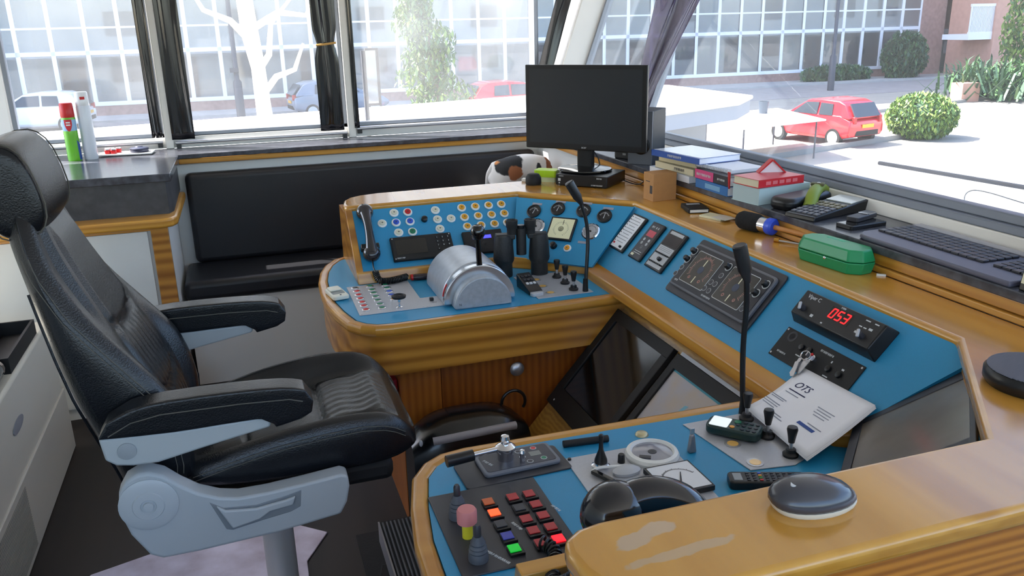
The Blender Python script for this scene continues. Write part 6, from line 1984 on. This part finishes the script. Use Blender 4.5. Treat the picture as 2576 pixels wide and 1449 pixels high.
# ------------------------------------------------------------------ cars
def car(name, label, M, paint, plate=True, L=3.5, Wd=1.64, H=1.46):
    t = thing('car', label, 'car', M)
    hw = Wd / 2
    # body: stations from rear (x=0) to nose (x=L)
    low = [(0, .50, .62, .80), (.05, .34, .82, .96), (.45, .24, .98, 1.0), (1.0, .22, .98, 1.0), (2.2, .22, .95, 1.0), (2.75, .24, .88, .98), (3.25, .28, .72, .92), (3.48, .40, .55, .78)]
    mb = MB()
    rings = []
    for x, zb, zt, wf in low:
        x *= L / 3.5
        w_ = hw * wf
        rings.append([(x, -w_ * .9, zb), (x, -w_, zb + .10), (x, -w_, (zb + zt) / 2 + .06), (x, -w_ * .93, zt), (x, w_ * .93, zt), (x, w_, (zb + zt) / 2 + .06), (x, w_, zb + .10), (x, w_ * .9, zb)])
    mb.loft(rings)
    build(mb, 'body', paint, t, world=False, bevel=.05, seg=3)
    # cabin
    cab = [(.10, .88, .95, .90), (.38, .90, 1.34, .86), (.62, .92, H - .03, .82), (1.3, .92, H, .82), (1.85, .92, H - .06, .80), (2.62, .86, .92, .84)]
    mb = MB()
    rings = []
    for x, zb, zt, wf in cab:
        x *= L / 3.5
        w_ = hw * .94
        k = (zt - zb) / (H - .9)
        wt = w_ * (1 - .20 * max(0, min(1, k)))
        rings.append([(x, -w_, zb), (x, -wt, zt - .03 * k), (x, -wt * .8, zt), (x, wt * .8, zt), (x, wt, zt - .03 * k), (x, w_, zb)])
    mb.loft(rings)
    build(mb, 'cabin', paint, t, world=False, bevel=.03, seg=2)
    dk = mat('car_window', (52, 58, 66), .12, coat=.3)
    # rear window
    s_ = L / 3.5
    mb = MB()
    mb.hexa([(.05 * s_, -hw * .70, .93), (.05 * s_, hw * .70, .93), (.32 * s_, hw * .64, 1.32), (.32 * s_, -hw * .64, 1.32)], [(.01 * s_, -hw * .70, .94), (.01 * s_, hw * .70, .94), (.27 * s_, hw * .64, 1.34), (.27 * s_, -hw * .64, 1.34)])
    build(mb, 'rear_window', dk, t, world=False)
    for sg in (-1, 1):
        a = hw * .955 * sg
        b = hw * .80 * sg
        for pts in ([(.75, .96), (1.28, .96), (1.28, 1.33), (.80, 1.31)], [(1.36, .96), (2.36, .96), (1.86, 1.32), (1.36, 1.34)]):
            mb = MB()
            def P(x, z, o):
                k = (z - .9) / (H - .93)
                return (x * s_, a + (b - a) * k + o * sg, z)
            mb.hexa([P(x, z, -.02) for x, z in pts], [P(x, z, .012) for x, z in pts])
            build(mb, 'side_window', dk, t, world=False)
        for x in (.62, 2.88):
            wh = build(MB().lathe([(0, 0), (.285, 0), (.285, .17), (.0, .17)], 24, M=T(x * s_, sg * (hw - .155), .285) @ RX(-90 * sg)), 'wheel', M_rubber, t, world=False)
            build(MB().lathe([(0, .170), (.20, .172), (.19, .180), (.05, .176), (0, .180)], 20, M=T(x * s_, sg * (hw - .155), .285) @ RX(-90 * sg)), 'hubcap', M_lgrey, wh, world=False)
        build(MB().box(-.01, .12 * s_, hw * .70 * sg - .06, hw * .70 * sg + .06, .74, .95), 'tail_light', mat('tail_light', (170, 26, 30), .25), t, world=False, bevel=.02)
    build(MB().box(-.01, .14, -hw * .62, hw * .62, .36, .52), 'rear_bumper', M_blackm, t, world=False, bevel=.02)
    if plate:
        build(MB().box(-.025, .0, -.26, .26, .60, .71), 'number_plate', mat('yellow_plate', (226, 170, 40), .4), t, world=False)
    return t
M_redc = mat('red_paint', (206, 30, 44), .25, coat=.7)
def heading(x, y, a):
    return T(x, y, G) @ RZ(a)
car('car', 'red hatchback parked on the quay, seen from behind at the right', heading(16.5, 18.95, 101) @ Matrix.Scale(.88, 4), M_redc)
car('car', 'white car parked in the street at the far left window edge', heading(-5.15, 35.6, 172), mat('white_paint', (226, 228, 230), .25, coat=.7), L=3.9)
car('car', 'grey hatchback in the street behind the second window post', heading(2.2, 35.5, 8), mat('grey_paint', (120, 130, 146), .3, coat=.6), L=4.0)
car('car', 'red car half hidden behind the leafy tree outside the right rear window', heading(8.2, 30.5, 4), M_redc, False, L=4.0)
# flat-roofed white deckhouse, table and fittings outside
dh = thing('deckhouse', 'long white flat-roofed deckhouse outside, behind the computer monitor', 'deckhouse', (5, 12.6, G))
M_dh = mat('white_deck_paint', (224, 226, 230), .4)
build(MB().prism([(-2.5, 12.7), (8.28, 15.25), (8.30, 12.3), (7.5, 11.45), (5.5, 10.55), (-2.5, 8.9)], .44, .50), 'roof', M_dh, dh, bevel=.02)
build(MB().prism([(-2.48, 12.66), (8.24, 15.2), (8.26, 12.32), (7.47, 11.48), (5.49, 10.6), (-2.48, 8.95)], .22, .44), 'fascia', mat('fascia_shaded', (128, 134, 146), .5), dh)  # edge of the white roof, its shade put into the colour
build(MB().prism([(-2.2, 12.4), (7.6, 14.7), (7.6, 12.6), (5.9, 11.2), (-2.2, 9.4)], G, .22), "wall", mat('deckhouse_wall_shaded', (104, 108, 116), .5), dh)  # white wall painted dark grey so that it reads as shaded
mb = MB()
for i in range(7):
    mb.box(4.9 + i * .2, 5.0 + i * .2, 10.85 + i * .09, 11.0 + i * .09, -1.2, .2)
build(mb, 'wall_ribs', M_lgrey, dh)
tb = thing('quay_table', 'big white table on thin dark legs out on the quay before the red car', 'table', (13.05, 18.9, G))
import mathutils
tz = G + 1.0
tp = [(11.9, 20.14), (14.8, 20.7), (14.15, 17.74), (11.3, 17.15)]
build(MB().prism(tp, tz - .04, tz), 'tabletop', mat('white_tabletop', (236, 236, 236), .4), tb, bevel=.01)
for i in range(4):
    x = tp[i][0] * .86 + sum(p[0] for p in tp) / 4 * .14
    y = tp[i][1] * .86 + sum(p[1] for p in tp) / 4 * .14
    build(MB().cyl((x, y, G), (x, y, tz - .04), .022), 'leg', M_post, tb)
cp = thing('dark_cup', 'dark cup standing on the big white quay table', 'cup', (13.62, 19.68, tz))
build(MB().lathe([(0, 0), (.11, 0), (.14, .32), (.12, .32), (.09, .02), (0, .02)], 20, c=(13.62, 19.68, tz)), 'cup_body', mat('blue_black', (40, 52, 66), .4), cp)
